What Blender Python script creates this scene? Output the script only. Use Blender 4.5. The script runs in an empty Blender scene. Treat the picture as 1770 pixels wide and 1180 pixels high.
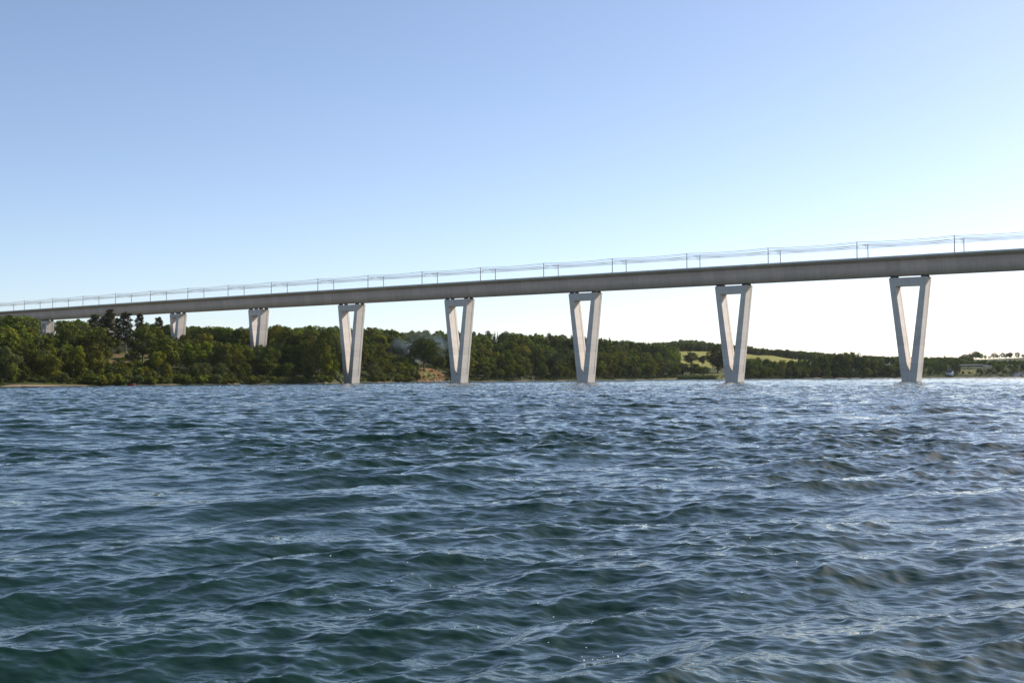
import bpy, bmesh, math, random
import numpy as np
from mathutils import Matrix, Vector

# ------------------------------------------------------------------ camera
F = 2177.4            # focal length in photo pixels (photo 1770 x 1180)
CAM_H = 2.7
scene = bpy.context.scene
COL = scene.collection
cam_d = bpy.data.cameras.new("camera")
cam_d.sensor_width = 36.0
cam_d.lens = F / 1770.0 * 36.0
cam_d.clip_start = 0.1
cam_d.clip_end = 60000.0
cam = bpy.data.objects.new("camera", cam_d)
COL.objects.link(cam)
PITCH = math.atan(62.84 / F)
ROLL = -0.0055
cam.matrix_world = (Matrix.Translation((0, 0, CAM_H)) @ Matrix.Rotation(math.pi / 2 + PITCH, 4, 'X')
                    @ Matrix.Rotation(ROLL, 4, 'Z'))
scene.camera = cam

# ------------------------------------------------------------------ sky, sun, exposure
SUN_EL = math.radians(35.0)
SUN_AZ = math.radians(56.5)      # clockwise from +Y (the way the camera looks)
world = bpy.data.worlds.new("World")
scene.world = world
world.use_nodes = True
nt = world.node_tree
bg = nt.nodes["Background"]
sky = nt.nodes.new("ShaderNodeTexSky")
sky.sky_type = 'NISHITA'
sky.sun_disc = False
sky.sun_elevation = SUN_EL
sky.sun_rotation = SUN_AZ
sky.altitude = 0.0
sky.air_density = 0.7
sky.dust_density = 0.6
sky.ozone_density = 2.5
wb = nt.nodes.new("ShaderNodeMix")          # the photograph's warm white balance
wb.data_type = 'RGBA'; wb.blend_type = 'MULTIPLY'; wb.inputs[0].default_value = 1.0
wb.inputs[7].default_value = (1.10, 1.0, 0.94, 1)
nt.links.new(sky.outputs[0], wb.inputs[6])
nt.links.new(wb.outputs[2], bg.inputs[0])
bg.inputs[1].default_value = 0.122
sun_d = bpy.data.lights.new("sun", 'SUN')
sun_d.energy = 5.0
sun_d.angle = math.radians(0.53)
sun_d.color = (1.0, 0.95, 0.87)
sun = bpy.data.objects.new("sun", sun_d)
COL.objects.link(sun)
SUN_DIR = Vector((math.sin(SUN_AZ) * math.cos(SUN_EL), math.cos(SUN_AZ) * math.cos(SUN_EL), math.sin(SUN_EL)))
sun.rotation_euler = SUN_DIR.to_track_quat('Z', 'Y').to_euler()
scene.view_settings.view_transform = 'Standard'
scene.view_settings.look = 'None'
scene.view_settings.exposure = 0.57
scene.view_settings.gamma = 1.0
scene.render.engine = 'CYCLES'
scene.cycles.max_bounces = 6
scene.cycles.diffuse_bounces = 2
scene.cycles.transparent_max_bounces = 8
scene.cycles.volume_bounces = 0

random.seed(7)
RNG = np.random.default_rng(11)


# ------------------------------------------------------------------ helpers
def ray(px, py):
    d = cam.matrix_world.to_3x3() @ Vector(((px - 885.0) / F, -(py - 590.0) / F, -1.0))
    return d


def at(px, py, Y):
    """world point at depth Y (metres along +Y) that the photo shows at pixel px, py"""
    d = ray(px, py)
    k = Y / d.y
    return Vector((d.x * k, Y, CAM_H + d.z * k))


def tag(o, label=None, cat=None, group=None, kind=None):
    if label: o["label"] = label
    if cat: o["category"] = cat
    if group: o["group"] = group
    if kind: o["kind"] = kind
    return o


def empty(name, loc=(0, 0, 0), rz=0.0):
    o = bpy.data.objects.new(name, None)
    o.location = loc
    o.rotation_euler = (0, 0, rz)
    COL.objects.link(o)
    return o


def mesh_np(name, verts, faces, mat=None, smooth=False, uvs=None):
    """mesh from numpy arrays; faces is (n, k) array of equal-size polygons"""
    me = bpy.data.meshes.new(name)
    verts = np.asarray(verts, dtype=np.float32)
    faces = np.asarray(faces, dtype=np.int32)
    n, k = faces.shape
    me.vertices.add(len(verts))
    me.vertices.foreach_set("co", verts.ravel())
    me.loops.add(n * k)
    me.loops.foreach_set("vertex_index", faces.ravel())
    me.polygons.add(n)
    me.polygons.foreach_set("loop_start", np.arange(0, n * k, k, dtype=np.int32))
    me.polygons.foreach_set("loop_total", np.full(n, k, dtype=np.int32))
    if smooth:
        me.polygons.foreach_set("use_smooth", np.ones(n, dtype=bool))
    if uvs is not None:
        ul = me.uv_layers.new(name="UVMap")
        ul.data.foreach_set("uv", np.asarray(uvs, dtype=np.float32)[faces.ravel()].ravel())
    me.update(calc_edges=True)
    me.validate()
    if mat: me.materials.append(mat)
    return me


def mesh_py(name, verts, faces, mat=None, smooth=False):
    me = bpy.data.meshes.new(name)
    me.from_pydata([tuple(v) for v in verts], [], faces)
    bm = bmesh.new(); bm.from_mesh(me)
    bmesh.ops.recalc_face_normals(bm, faces=bm.faces)
    bm.to_mesh(me); bm.free()
    if smooth:
        for p in me.polygons: p.use_smooth = True
    me.update()
    if mat: me.materials.append(mat)
    return me


def obj(name, me, parent=None, loc=(0, 0, 0)):
    o = bpy.data.objects.new(name, me)
    o.location = loc
    if parent: o.parent = parent
    COL.objects.link(o)
    return o


class MB:
    """collects boxes, prisms and tubes into one mesh"""
    def __init__(self): self.v, self.f = [], []

    def add(self, vs, fs):
        b = len(self.v)
        self.v += [tuple(v) for v in vs]
        self.f += [tuple(i + b for i in f) for f in fs]

    def box(self, x0, x1, y0, y1, z0, z1):
        self.add([(x0, y0, z0), (x1, y0, z0), (x1, y1, z0), (x0, y1, z0), (x0, y0, z1), (x1, y0, z1), (x1, y1, z1), (x0, y1, z1)],
                 [(0, 3, 2, 1), (4, 5, 6, 7), (0, 1, 5, 4), (1, 2, 6, 5), (2, 3, 7, 6), (3, 0, 4, 7)])

    def loft(self, rings, close=True):
        n = len(rings[0]); vs = [p for r in rings for p in r]; fs = []
        for i in range(len(rings) - 1):
            for j in range(n):
                k = (j + 1) % n
                fs.append((i * n + j, i * n + k, (i + 1) * n + k, (i + 1) * n + j))
        if close:
            fs.append(tuple(range(n - 1, -1, -1)))
            fs.append(tuple((len(rings) - 1) * n + j for j in range(n)))
        self.add(vs, fs)

    def tube(self, pts, rads, sides=6):
        pts = [Vector(p) for p in pts]
        if not isinstance(rads, (list, tuple)): rads = [rads] * len(pts)
        rings = []
        for i, p in enumerate(pts):
            d = (pts[min(i + 1, len(pts) - 1)] - pts[max(i - 1, 0)])
            d = d.normalized() if d.length > 1e-9 else Vector((0, 0, 1))
            a = d.cross(Vector((0, 0, 1)))
            if a.length < 0.05: a = d.cross(Vector((1, 0, 0)))
            a.normalize(); b = d.cross(a)
            rings.append([p + (a * math.cos(2 * math.pi * j / sides) + b * math.sin(2 * math.pi * j / sides)) * rads[i] for j in range(sides)])
        self.loft(rings)

    def build(self, name, mat, parent=None, loc=(0, 0, 0), smooth=False):
        return obj(name, mesh_py(name, self.v, self.f, mat, smooth), parent, loc)


def mat_new(name):
    m = bpy.data.materials.new(name)
    m.use_nodes = True
    t = m.node_tree
    return m, t, t.nodes["Principled BSDF"]


def N(t, typ, **kw):
    n = t.nodes.new(typ)
    for k, v in kw.items(): setattr(n, k, v)
    return n


def ramp(t, fac, stops):
    r = N(t, "ShaderNodeValToRGB")
    e = r.color_ramp.elements
    while len(e) < len(stops): e.new(0.5)
    for i, (p, c) in enumerate(stops):
        e[i].position = p
        e[i].color = (c[0], c[1], c[2], 1) if not isinstance(c, (int, float)) else (c, c, c, 1)
    if fac is not None: t.links.new(fac, r.inputs[0])
    return r


def mixc(t, fac, a, b, mode='MIX'):
    m = N(t, "ShaderNodeMix", data_type='RGBA', blend_type=mode)
    for s, v in ((m.inputs[0], fac), (m.inputs[6], a), (m.inputs[7], b)):
        if isinstance(v, bpy.types.NodeSocket): t.links.new(v, s)
        elif isinstance(v, (int, float)): s.default_value = v
        else: s.default_value = (v[0], v[1], v[2], 1)
    return m.outputs[2]


def plain(name, col, rough=0.6, metal=0.0, noise=0.15, scale=2.0):
    m, t, b = mat_new(name)
    tc = N(t, "ShaderNodeTexCoord")
    nz = N(t, "ShaderNodeTexNoise"); nz.inputs["Scale"].default_value = scale; nz.inputs["Detail"].default_value = 5
    t.links.new(tc.outputs["Object"], nz.inputs["Vector"])
    r = ramp(t, nz.outputs["Fac"], [(0.3, tuple(c * (1 - noise) for c in col)), (0.7, tuple(min(1, c * (1 + noise)) for c in col))])
    t.links.new(r.outputs[0], b.inputs["Base Color"])
    b.inputs["Roughness"].default_value = rough
    b.inputs["Metallic"].default_value = metal
    return m


# ------------------------------------------------------------------ materials
def concrete(name, base, stripes=False):
    m, t, b = mat_new(name)
    tc = N(t, "ShaderNodeTexCoord")
    if stripes:
        co = tc.outputs["UV"]
    else:
        co = tc.outputs["Object"]
    # blotches
    n1 = N(t, "ShaderNodeTexNoise"); n1.inputs["Scale"].default_value = 0.35; n1.inputs["Detail"].default_value = 6; n1.inputs["Roughness"].default_value = 0.65
    t.links.new(co, n1.inputs["Vector"])
    # vertical rain streaks: noise stretched along the height
    mp = N(t, "ShaderNodeMapping")
    mp.inputs["Scale"].default_value = (0.9, 0.06, 1) if stripes else (1.1, 1.1, 0.05)
    t.links.new(co, mp.inputs["Vector"])
    n2 = N(t, "ShaderNodeTexNoise"); n2.inputs["Scale"].default_value = 1.0; n2.inputs["Detail"].default_value = 5; n2.inputs["Roughness"].default_value = 0.7
    t.links.new(mp.outputs[0], n2.inputs["Vector"])
    r1 = ramp(t, n1.outputs["Fac"], [(0.3, tuple(c * 0.93 for c in base)), (0.7, tuple(c * 1.05 for c in base))])
    r2 = ramp(t, n2.outputs["Fac"], [(0.35, 0.88), (0.6, 1.0)])
    c = mixc(t, 0.8, r1.outputs[0], r2.outputs[0], 'MULTIPLY')
    sx = N(t, "ShaderNodeSeparateXYZ"); t.links.new(co, sx.inputs[0])
    # casting joints and panel-to-panel differences
    dv = N(t, "ShaderNodeMath", operation='DIVIDE'); dv.inputs[1].default_value = 6.5 if stripes else 4.2
    t.links.new(sx.outputs[0 if stripes else 2], dv.inputs[0])
    fl = N(t, "ShaderNodeMath", operation='FLOOR'); t.links.new(dv.outputs[0], fl.inputs[0])
    wn = N(t, "ShaderNodeTexWhiteNoise", noise_dimensions='1D'); t.links.new(fl.outputs[0], wn.inputs["W"])
    r3 = ramp(t, wn.outputs["Value"], [(0.0, 0.86), (1.0, 1.0)])
    c = mixc(t, 1.0, c, r3.outputs[0], 'MULTIPLY')
    fr = N(t, "ShaderNodeMath", operation='FRACT'); t.links.new(dv.outputs[0], fr.inputs[0])
    r4 = ramp(t, fr.outputs[0], [(0.0, 0.84), (0.05, 1.0)])
    c = mixc(t, 1.0, c, r4.outputs[0], 'MULTIPLY')
    t.links.new(c, b.inputs["Base Color"])
    b.inputs["Roughness"].default_value = 0.85
    bp = N(t, "ShaderNodeBump"); bp.inputs["Strength"].default_value = 0.3; bp.inputs["Distance"].default_value = 0.05
    t.links.new(n1.outputs["Fac"], bp.inputs["Height"]); t.links.new(bp.outputs[0], b.inputs["Normal"])
    return m


M_PIER = concrete("pier_concrete", (0.72, 0.635, 0.55))
M_GIRDER = concrete("girder_concrete", (0.68, 0.515, 0.41), True)
M_DECK = concrete("deck_concrete", (0.82, 0.76, 0.66), True)
M_STEEL = plain("mast_steel", (0.16, 0.135, 0.12), 0.6, 0.1)
M_WIRE = plain("wire_metal", (0.27, 0.22, 0.19), 0.7, 0.0)
M_RUBBER = plain("bearing_dark", (0.035, 0.03, 0.03), 0.7)
M_BARK = plain("bark", (0.10, 0.075, 0.055), 0.9, 0, 0.35, 3.0)
M_PINEBARK = plain("pine_bark", (0.17, 0.115, 0.085), 0.9, 0, 0.35, 3.0)
M_ROCK = plain("rock", (0.26, 0.23, 0.20), 0.9, 0, 0.35, 1.2)
M_WHITE = plain("white_paint", (0.78, 0.77, 0.74), 0.5, 0, 0.04)
M_GREYROOF = plain("grey_roof", (0.085, 0.08, 0.08), 0.85)
M_REDROOF = plain("red_roof", (0.30, 0.11, 0.07), 0.8)
M_GLASS = plain("dark_glass", (0.03, 0.035, 0.04), 0.1)
M_GREYWALL = plain("grey_boards", (0.14, 0.13, 0.125), 0.8)
M_RED = plain("red_paint", (0.62, 0.05, 0.03), 0.4)
M_WOOD = plain("pale_wood", (0.42, 0.37, 0.31), 0.85)
M_TYRE = plain("tyre_rubber", (0.02, 0.02, 0.02), 0.8)


def foliage(name, dark, light, hue=0.03, val=0.35, trans=0.25):
    m, t, b = mat_new(name)
    oi = N(t, "ShaderNodeObjectInfo")
    geo = N(t, "ShaderNodeNewGeometry")
    nz = N(t, "ShaderNodeTexNoise"); nz.inputs["Scale"].default_value = 0.16; nz.inputs["Detail"].default_value = 3
    t.links.new(geo.outputs["Position"], nz.inputs["Vector"])
    r = ramp(t, nz.outputs["Fac"], [(0.32, dark), (0.68, light)])
    hs = N(t, "ShaderNodeHueSaturation")
    mr = N(t, "ShaderNodeMapRange"); mr.inputs[3].default_value = 0.5 - hue; mr.inputs[4].default_value = 0.5 + hue
    t.links.new(oi.outputs["Random"], mr.inputs[0]); t.links.new(mr.outputs[0], hs.inputs["Hue"])
    ml = N(t, "ShaderNodeMath", operation='MULTIPLY'); ml.inputs[1].default_value = 7.31
    t.links.new(oi.outputs["Random"], ml.inputs[0])
    fr = N(t, "ShaderNodeMath", operation='FRACT'); t.links.new(ml.outputs[0], fr.inputs[0])
    at_ = N(t, "ShaderNodeAttribute", attribute_name="tint")   # leaf-to-leaf and tree-to-tree differences
    ad = N(t, "ShaderNodeMath", operation='ADD'); t.links.new(fr.outputs[0], ad.inputs[0]); t.links.new(at_.outputs["Fac"], ad.inputs[1])
    mv = N(t, "ShaderNodeMapRange"); mv.inputs[1].default_value = 0; mv.inputs[2].default_value = 2
    mv.inputs[3].default_value = 1 - val; mv.inputs[4].default_value = 1 + val
    t.links.new(ad.outputs[0], mv.inputs[0]); t.links.new(mv.outputs[0], hs.inputs["Value"])
    t.links.new(r.outputs[0], hs.inputs["Color"])
    t.nodes.remove(b)
    df = N(t, "ShaderNodeBsdfDiffuse"); tr = N(t, "ShaderNodeBsdfTranslucent"); mx = N(t, "ShaderNodeMixShader")
    mx.inputs[0].default_value = trans
    t.links.new(hs.outputs[0], df.inputs[0]); t.links.new(hs.outputs[0], tr.inputs[0])
    t.links.new(df.outputs[0], mx.inputs[1]); t.links.new(tr.outputs[0], mx.inputs[2])
    t.links.new(mx.outputs[0], t.nodes["Material Output"].inputs[0])
    return m


M_LEAF = foliage("broadleaf_foliage", (0.070, 0.082, 0.012), (0.155, 0.160, 0.022), 0.03, 0.5, 0.18)
M_LEAF_DARK = foliage("dark_foliage", (0.040, 0.050, 0.010), (0.090, 0.098, 0.016), 0.025, 0.5, 0.15)
M_LEAF_BRIGHT = foliage("bright_foliage", (0.12, 0.14, 0.012), (0.19, 0.20, 0.016))
M_LEAF_GREY = foliage("greyish_foliage", (0.070, 0.082, 0.026), (0.120, 0.132, 0.042), 0.03, 0.4, 0.18)
M_NEEDLE = foliage("needle_foliage", (0.032, 0.034, 0.010), (0.062, 0.056, 0.014), 0.015, 0.3, 0.2)


# ------------------------------------------------------------------ water: one wavy sheet out to the horizon
def build_water():
    nr, na = 2500, 860
    r = np.concatenate([np.array([0.4, 1, 2, 3, 4, 5, 6, 7]), np.exp(np.linspace(math.log(7.6), math.log(1500), nr)),
                        np.exp(np.linspace(math.log(1600), math.log(7000), 40))])
    a = np.radians(np.concatenate([np.linspace(-75, -30, 60, endpoint=False), np.linspace(-30, 30, na), np.linspace(30, 75, 61)[1:]]))
    R, A = np.meshgrid(r, a, indexing='ij')
    X0 = (R * np.sin(A)).astype(np.float32); Y0 = (R * np.cos(A)).astype(np.float32)
    Z = np.zeros_like(X0); DX = np.zeros_like(X0); DY = np.zeros_like(X0)
    dr = np.gradient(r)
    rng = np.random.default_rng(5)
    nc = 270
    have = np.zeros(len(r))
    lam = np.exp(np.linspace(math.log(0.13), math.log(14.0), nc)) * np.exp(rng.normal(0, 0.02, nc))
    main = math.radians(-58)
    MSS = 0.060
    lp = 1.7
    w = np.where(lam < lp, 1.0, np.exp(-((np.log(lam / lp)) / 0.36) ** 2)) * np.where(lam < 0.45, (lam / 0.45) ** 0.6, 1.0)
    w = w * np.where((lam > 0.7) & (lam < 2.2), 0.8, 1.0) + 1.15 * np.exp(-((np.log(lam / 3.6)) / 0.30) ** 2) + 0.07 * np.exp(-((np.log(lam / 9.0)) / 0.4) ** 2)
    s2 = w / w.sum() * MSS
    # slow patches where the small ripples are stronger or weaker (gusts)
    gust = np.zeros_like(X0)
    for i in range(14):
        L = rng.uniform(9, 90); th = rng.uniform(0, 2 * math.pi); ph = rng.uniform(0, 6.28)
        gust += np.sin((X0 * math.cos(th) + Y0 * math.sin(th)) * (2 * math.pi / L) + ph)
    gust = np.clip(1 + 0.32 * gust / math.sqrt(7), 0.35, 1.8).astype(np.float32)
    for i in range(nc):
        L = lam[i]; k = 2 * math.pi / L
        spread = math.radians(24 + 22 * min(1, max(0, (math.log(lp / L)) / 2.5)))
        th = main + rng.normal(0, spread)
        amp = math.sqrt(2 * s2[i]) / k
        # keep a wave only where the mesh is fine enough to carry it
        cut = np.clip((L / (2.2 * dr) - 1) / 0.7, 0, 1)
        n = int(np.searchsorted(-cut, 0, side='left')) if cut.min() <= 0 else len(r)
        have += s2[i] * cut ** 2
        idx = np.nonzero(cut > 0)[0]
        if len(idx) == 0: continue
        n = idx.max() + 1
        x = X0[:n]; y = Y0[:n]
        p = (x * np.float32(k * math.cos(th)) + y * np.float32(k * math.sin(th)) + np.float32(rng.uniform(0, 6.28)))
        g = (amp * cut[:n])[:, None].astype(np.float32)
        if L < 2.2: g = g * gust[:n]
        s, c = np.sin(p), np.cos(p)
        Z[:n] += g * c
        q = 0.62
        DX[:n] -= g * s * np.float32(q * math.cos(th)); DY[:n] -= g * s * np.float32(q * math.sin(th))
    V = np.stack([X0 + DX, Y0 + DY, Z], -1).reshape(-1, 3)
    nR, nA = len(r), len(a)
    i, j = np.meshgrid(np.arange(nR - 1), np.arange(nA - 1), indexing='ij')
    b = (i * nA + j).ravel()
    Fc = np.stack([b, b + nA, b + nA + 1, b + 1], -1)[:, ::-1]
    m, t, p = mat_new("fjord_water")
    p.inputs["Base Color"].default_value = (0.006, 0.0215, 0.0135, 1)
    p.inputs["Roughness"].default_value = 0.008
    p.inputs["Specular Tint"].default_value = (0.84, 0.97, 1.0, 1)
    p.inputs["IOR"].default_value = 1.333
    geo = N(t, "ShaderNodeNewGeometry")
    last = None
    for sc, dist, det, rot in (((0.5, 1.0, 1), 0.09, 4, 0.55), ((3.2, 6.0, 1), 0.012, 4, 0.35)):
        mp = N(t, "ShaderNodeMapping"); mp.inputs["Scale"].default_value = sc; mp.inputs["Rotation"].default_value = (0, 0, -rot)
        t.links.new(geo.outputs["Position"], mp.inputs["Vector"])
        nz = N(t, "ShaderNodeTexNoise"); nz.inputs["Scale"].default_value = 1.0; nz.inputs["Detail"].default_value = det; nz.inputs["Roughness"].default_value = 0.55
        t.links.new(mp.outputs[0], nz.inputs["Vector"])
        bp = N(t, "ShaderNodeBump"); bp.inputs["Strength"].default_value = 1.0; bp.inputs["Distance"].default_value = dist
        t.links.new(nz.outputs["Fac"], bp.inputs["Height"])
        if last: t.links.new(last.outputs[0], bp.inputs["Normal"])
        last = bp
    # small waves the mesh is too coarse for: their slopes tilt the surface directly
    at_ = N(t, "ShaderNodeAttribute", attribute_name="ripple")
    acc = last.outputs[0]
    for sc, w_ in (((0.45, 0.9, 1), 3.4), ((1.7, 3.0, 1), 2.6), ((0.09, 0.16, 1), 1.4)):
        mp = N(t, "ShaderNodeMapping"); mp.inputs["Scale"].default_value = sc; mp.inputs["Rotation"].default_value = (0, 0, -0.4)
        t.links.new(geo.outputs["Position"], mp.inputs["Vector"])
        nz = N(t, "ShaderNodeTexNoise"); nz.inputs["Scale"].default_value = 1.0; nz.inputs["Detail"].default_value = 2
        t.links.new(mp.outputs[0], nz.inputs["Vector"])
        sb = N(t, "ShaderNodeVectorMath", operation='SUBTRACT'); sb.inputs[1].default_value = (0.5, 0.5, 0.5); t.links.new(nz.outputs["Color"], sb.inputs[0])
        ml = N(t, "ShaderNodeVectorMath", operation='MULTIPLY'); ml.inputs[1].default_value = (w_, w_, 0.0); t.links.new(sb.outputs[0], ml.inputs[0])
        s2_ = N(t, "ShaderNodeVectorMath", operation='SCALE'); t.links.new(ml.outputs[0], s2_.inputs[0]); t.links.new(at_.outputs["Fac"], s2_.inputs["Scale"])
        ad = N(t, "ShaderNodeVectorMath", operation='ADD'); t.links.new(acc, ad.inputs[0]); t.links.new(s2_.outputs[0], ad.inputs[1])
        acc = ad.outputs[0]
    nm = N(t, "ShaderNodeVectorMath", operation='NORMALIZE'); t.links.new(acc, nm.inputs[0])
    t.links.new(nm.outputs[0], p.inputs["Normal"])
    me = mesh_np("water", V, Fc, m, True)
    rip = 1.2 * np.sqrt(np.maximum(0, MSS - have))[:, None] * gust
    ra = me.attributes.new("ripple", 'FLOAT', 'POINT'); ra.data.foreach_set("value", rip.astype(np.float32).ravel())
    # patches of small drifting foam bubbles
    fb = MB(); pick = np.random.default_rng(17)
    Vg = V.reshape(len(r), len(a), 3)
    for cr, ca, n_, sp in ((17.5, -3.6, 26, 1.0), (13.2, 1.6, 34, 0.8), (14.6, 0.2, 14, 0.9), (21.0, -8.5, 14, 1.6), (27.0, 14.5, 16, 2.2), (19.0, 9.0, 12, 1.6), (38.0, -9.5, 22, 2.4), (45.0, 17.5, 24, 2.6), (12.6, 4.5, 16, 0.7), (24.0, 3.0, 12, 2.4)):
        for q_ in range(int(n_ * 0.55)):
            rr = cr + pick.normal(0, sp); aa = math.radians(ca) + pick.normal(0, sp * 0.7) / cr
            i_ = int(np.clip(np.searchsorted(r, rr), 9, len(r) - 2)); j_ = int(np.clip(np.searchsorted(a, aa), 1, len(a) - 2))
            c_ = Vg[i_, j_]; s_ = pick.uniform(0.005, 0.014) * (1 + cr / 60)
            fb.add([c_ + s_ * np.array(u) for u in ((1.3, 0, 0), (0, 1.1, 0), (-1.2, 0, 0), (0, -1, 0), (0, 0, 0.7), (0, 0, -0.5))],
                   [(0, 1, 4), (1, 2, 4), (2, 3, 4), (3, 0, 4), (1, 0, 5), (2, 1, 5), (3, 2, 5), (0, 3, 5)])
    tag(fb.build("foam_bubbles", plain("foam_white", (0.50, 0.49, 0.46), 0.6)), "scattered tiny white foam bubbles drifting on the waves", "foam", kind="stuff")
    o = obj("water", me)
    tag(o, "choppy dark blue fjord water covering the lower half", kind="structure")


build_water()

# ------------------------------------------------------------------ terrain: shore, wooded slopes, fields
PXC = [-900, -300, 0, 83, 193, 309, 447, 560, 640, 740, 820, 900, 1020, 1120, 1190, 1250, 1330, 1390, 1440, 1550, 1650, 1770, 2200, 3000]
SHORE_PX = [-900, -300, 0, 50, 330, 447, 560, 585, 605, 650, 740, 820, 900, 1020, 1120, 1250, 1330, 1440, 1600, 1770, 2200, 3000]
SHORE_Y = [380, 490, 545, 556, 660, 705, 740, 795, 850, 890, 968, 1013, 1030, 1130, 1290, 1310, 1367, 1470, 1589, 1680, 1900, 2300]
COLS = {   # ground height at depth Y for each photo column
    -900: [(480, 8), (700, 30), (1000, 45), (2000, 50)],
    -300: [(560, 8), (700, 24), (900, 38), (1100, 46), (2000, 50)],
    0: [(600, 7), (680, 16), (760, 25), (900, 36), (1045, 41), (1300, 46), (3000, 46)],
    83: [(640, 7), (720, 14), (850, 27), (1045, 39.5), (1300, 44), (3000, 46)],
    193: [(650, 5), (700, 9), (760, 13.5), (805, 20.5), (850, 24), (986, 35), (1200, 42), (3000, 46)],
    309: [(690, 5), (740, 11), (830, 22), (927, 31), (1100, 36), (3000, 40)],
    447: [(725, 3), (780, 9), (869, 19.3), (1000, 29), (1150, 33), (3000, 38)],
    560: [(770, 4), (830, 13), (920, 23), (1050, 32), (1200, 36), (3000, 40)],
    640: [(910, 6), (960, 14), (1100, 29), (1250, 38), (1400, 42), (3000, 45)],
    740: [(980, 2.5), (1000, 5.5), (1018, 11), (1060, 12), (1150, 16), (1300, 31), (1420, 41), (3000, 46)],
    820: [(1040, 3), (1100, 9), (1250, 25), (1430, 40), (3000, 46)],
    900: [(1060, 3), (1110, 8), (1250, 24), (1400, 37), (1600, 40), (3000, 46)],
    1020: [(1160, 3), (1210, 9), (1350, 24), (1500, 35), (1700, 38), (3000, 46)],
    1120: [(1330, 1.5), (1390, 3), (1450, 10), (1560, 24), (1700, 34), (1900, 36), (2400, 45), (3000, 68), (3600, 60)],
    1190: [(1340, 1.6), (1400, 3), (1480, 8), (1600, 15), (1650, 20), (1780, 33), (1900, 42), (2050, 42), (2400, 48), (3000, 77), (3600, 60)],
    1250: [(1340, 1.6), (1400, 3), (1480, 7), (1600, 13), (1700, 22), (1800, 31.5), (1900, 40), (2050, 40), (2400, 42), (3000, 66), (3600, 55)],
    1330: [(1390, 2), (1460, 4), (1600, 12), (1750, 25), (1870, 33.5), (2000, 33), (2300, 34), (2700, 46), (3600, 44)],
    1390: [(1440, 2), (1500, 4), (1650, 12), (1800, 24), (1900, 27.5), (2000, 27), (2300, 32), (2700, 42), (3600, 40)],
    1440: [(1490, 2), (1560, 5), (1700, 12), (1800, 17), (1900, 20), (2300, 28), (2700, 39), (3600, 38)],
    1550: [(1570, 2), (1620, 4), (1700, 7), (1850, 13), (1920, 17.5), (2050, 20), (2300, 24), (2700, 28), (3600, 26)],
    1650: [(1618, 2.5), (1650, 6), (1700, 11), (1740, 14.5), (1765, 15.5), (1850, 16), (2000, 18), (2300, 24), (2600, 32), (2750, 37), (3200, 38), (3600, 36)],
    1770: [(1695, 3), (1740, 9), (1765, 13), (1800, 15), (1900, 16.5), (2100, 20), (2400, 30), (2600, 36), (2750, 40), (3200, 42), (3600, 40)],
    2200: [(1940, 6), (2100, 14), (2700, 36), (3600, 40)],
    3000: [(2350, 6), (2500, 14), (3000, 36), (3600, 40)],
}


def shore(px): return np.interp(px, SHORE_PX, SHORE_Y)


def ground(px, Y):
    px = np.asarray(px, float); Y = np.asarray(Y, float)
    S = shore(px); d = Y - S
    out = np.zeros(np.broadcast(px, Y).shape); d = np.broadcast_to(d, out.shape); pxb = np.broadcast_to(px, out.shape)
    hs = []
    for c in PXC:
        s = float(shore(c))
        dd = [-400, -25, 0, 3, 9] + [y - s for y, _ in COLS[c]]
        hh = [-6, -2.5, -0.05, 0.55, 1.1] + [h for _, h in COLS[c]]
        hs.append((dd, hh))
    k = np.clip(np.searchsorted(PXC, pxb, side='right') - 1, 0, len(PXC) - 2)
    for i in range(len(PXC) - 1):
        msk = k == i
        if not msk.any(): continue
        f = np.clip((pxb[msk] - PXC[i]) / (PXC[i + 1] - PXC[i]), 0, 1); f = f * f * (3 - 2 * f) * 0.5 + f * 0.5
        out[msk] = np.interp(d[msk], *hs[i]) * (1 - f) + np.interp(d[msk], *hs[i + 1]) * f
    return out


def tx(px): return (np.asarray(px, float) - 885.0) / F


def hash_noise(x, y, seed=0):
    r = np.random.default_rng(seed); o = np.zeros(np.broadcast(x, y).shape)
    for L in (140, 70, 33, 15):
        for q in range(3):
            th = r.uniform(0, 6.28); o = o + L / 140 * np.sin((x * math.cos(th) + y * math.sin(th)) * 6.283 / L + r.uniform(0, 6.28))
    return o / 3


def in_field(px, Y):
    """1 on the mown fields"""
    px = np.asarray(px, float); Y = np.asarray(Y, float)
    f1 = (px > 1166 + (Y - 1640) * 0.02) & (px < 1275) & (Y > 1590) & (Y < 1935)
    f2 = (px >= 1275) & (px < 1400) & (Y > 1690) & (Y < 1935)
    f3 = (px > 1500) & (px < 1580) & (Y > 1800) & (Y < 1960)
    f4 = (px > 1655) & (px < 1790) & (Y > 2660) & (Y < 2800)
    return f1 | f2 | f3 | f4


def in_meadow(px, Y):
    d = Y - shore(px)
    m1 = (px > 1128) & (px < 1285) & (d < 62)
    m1 |= (px > 1208) & (px < 1262) & (d < 190)
    m2 = (px > 188) & (px < 262) & (Y > 735 + 0.2 * (px - 190)) & (Y < 812)
    m3 = (px > 1660) & (px < 1688) & (d > 15) & (d < 75)
    return m1 | m2 | m3


def in_bank(px, Y): return (px > 722) & (px < 790 - 0.5 * (Y - 985)) & (Y > shore(px) - 2) & (Y < 1024)
def in_scar(px, Y): return (px > 51) & (px < 67) & (Y > 742) & (Y < 800)


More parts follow.
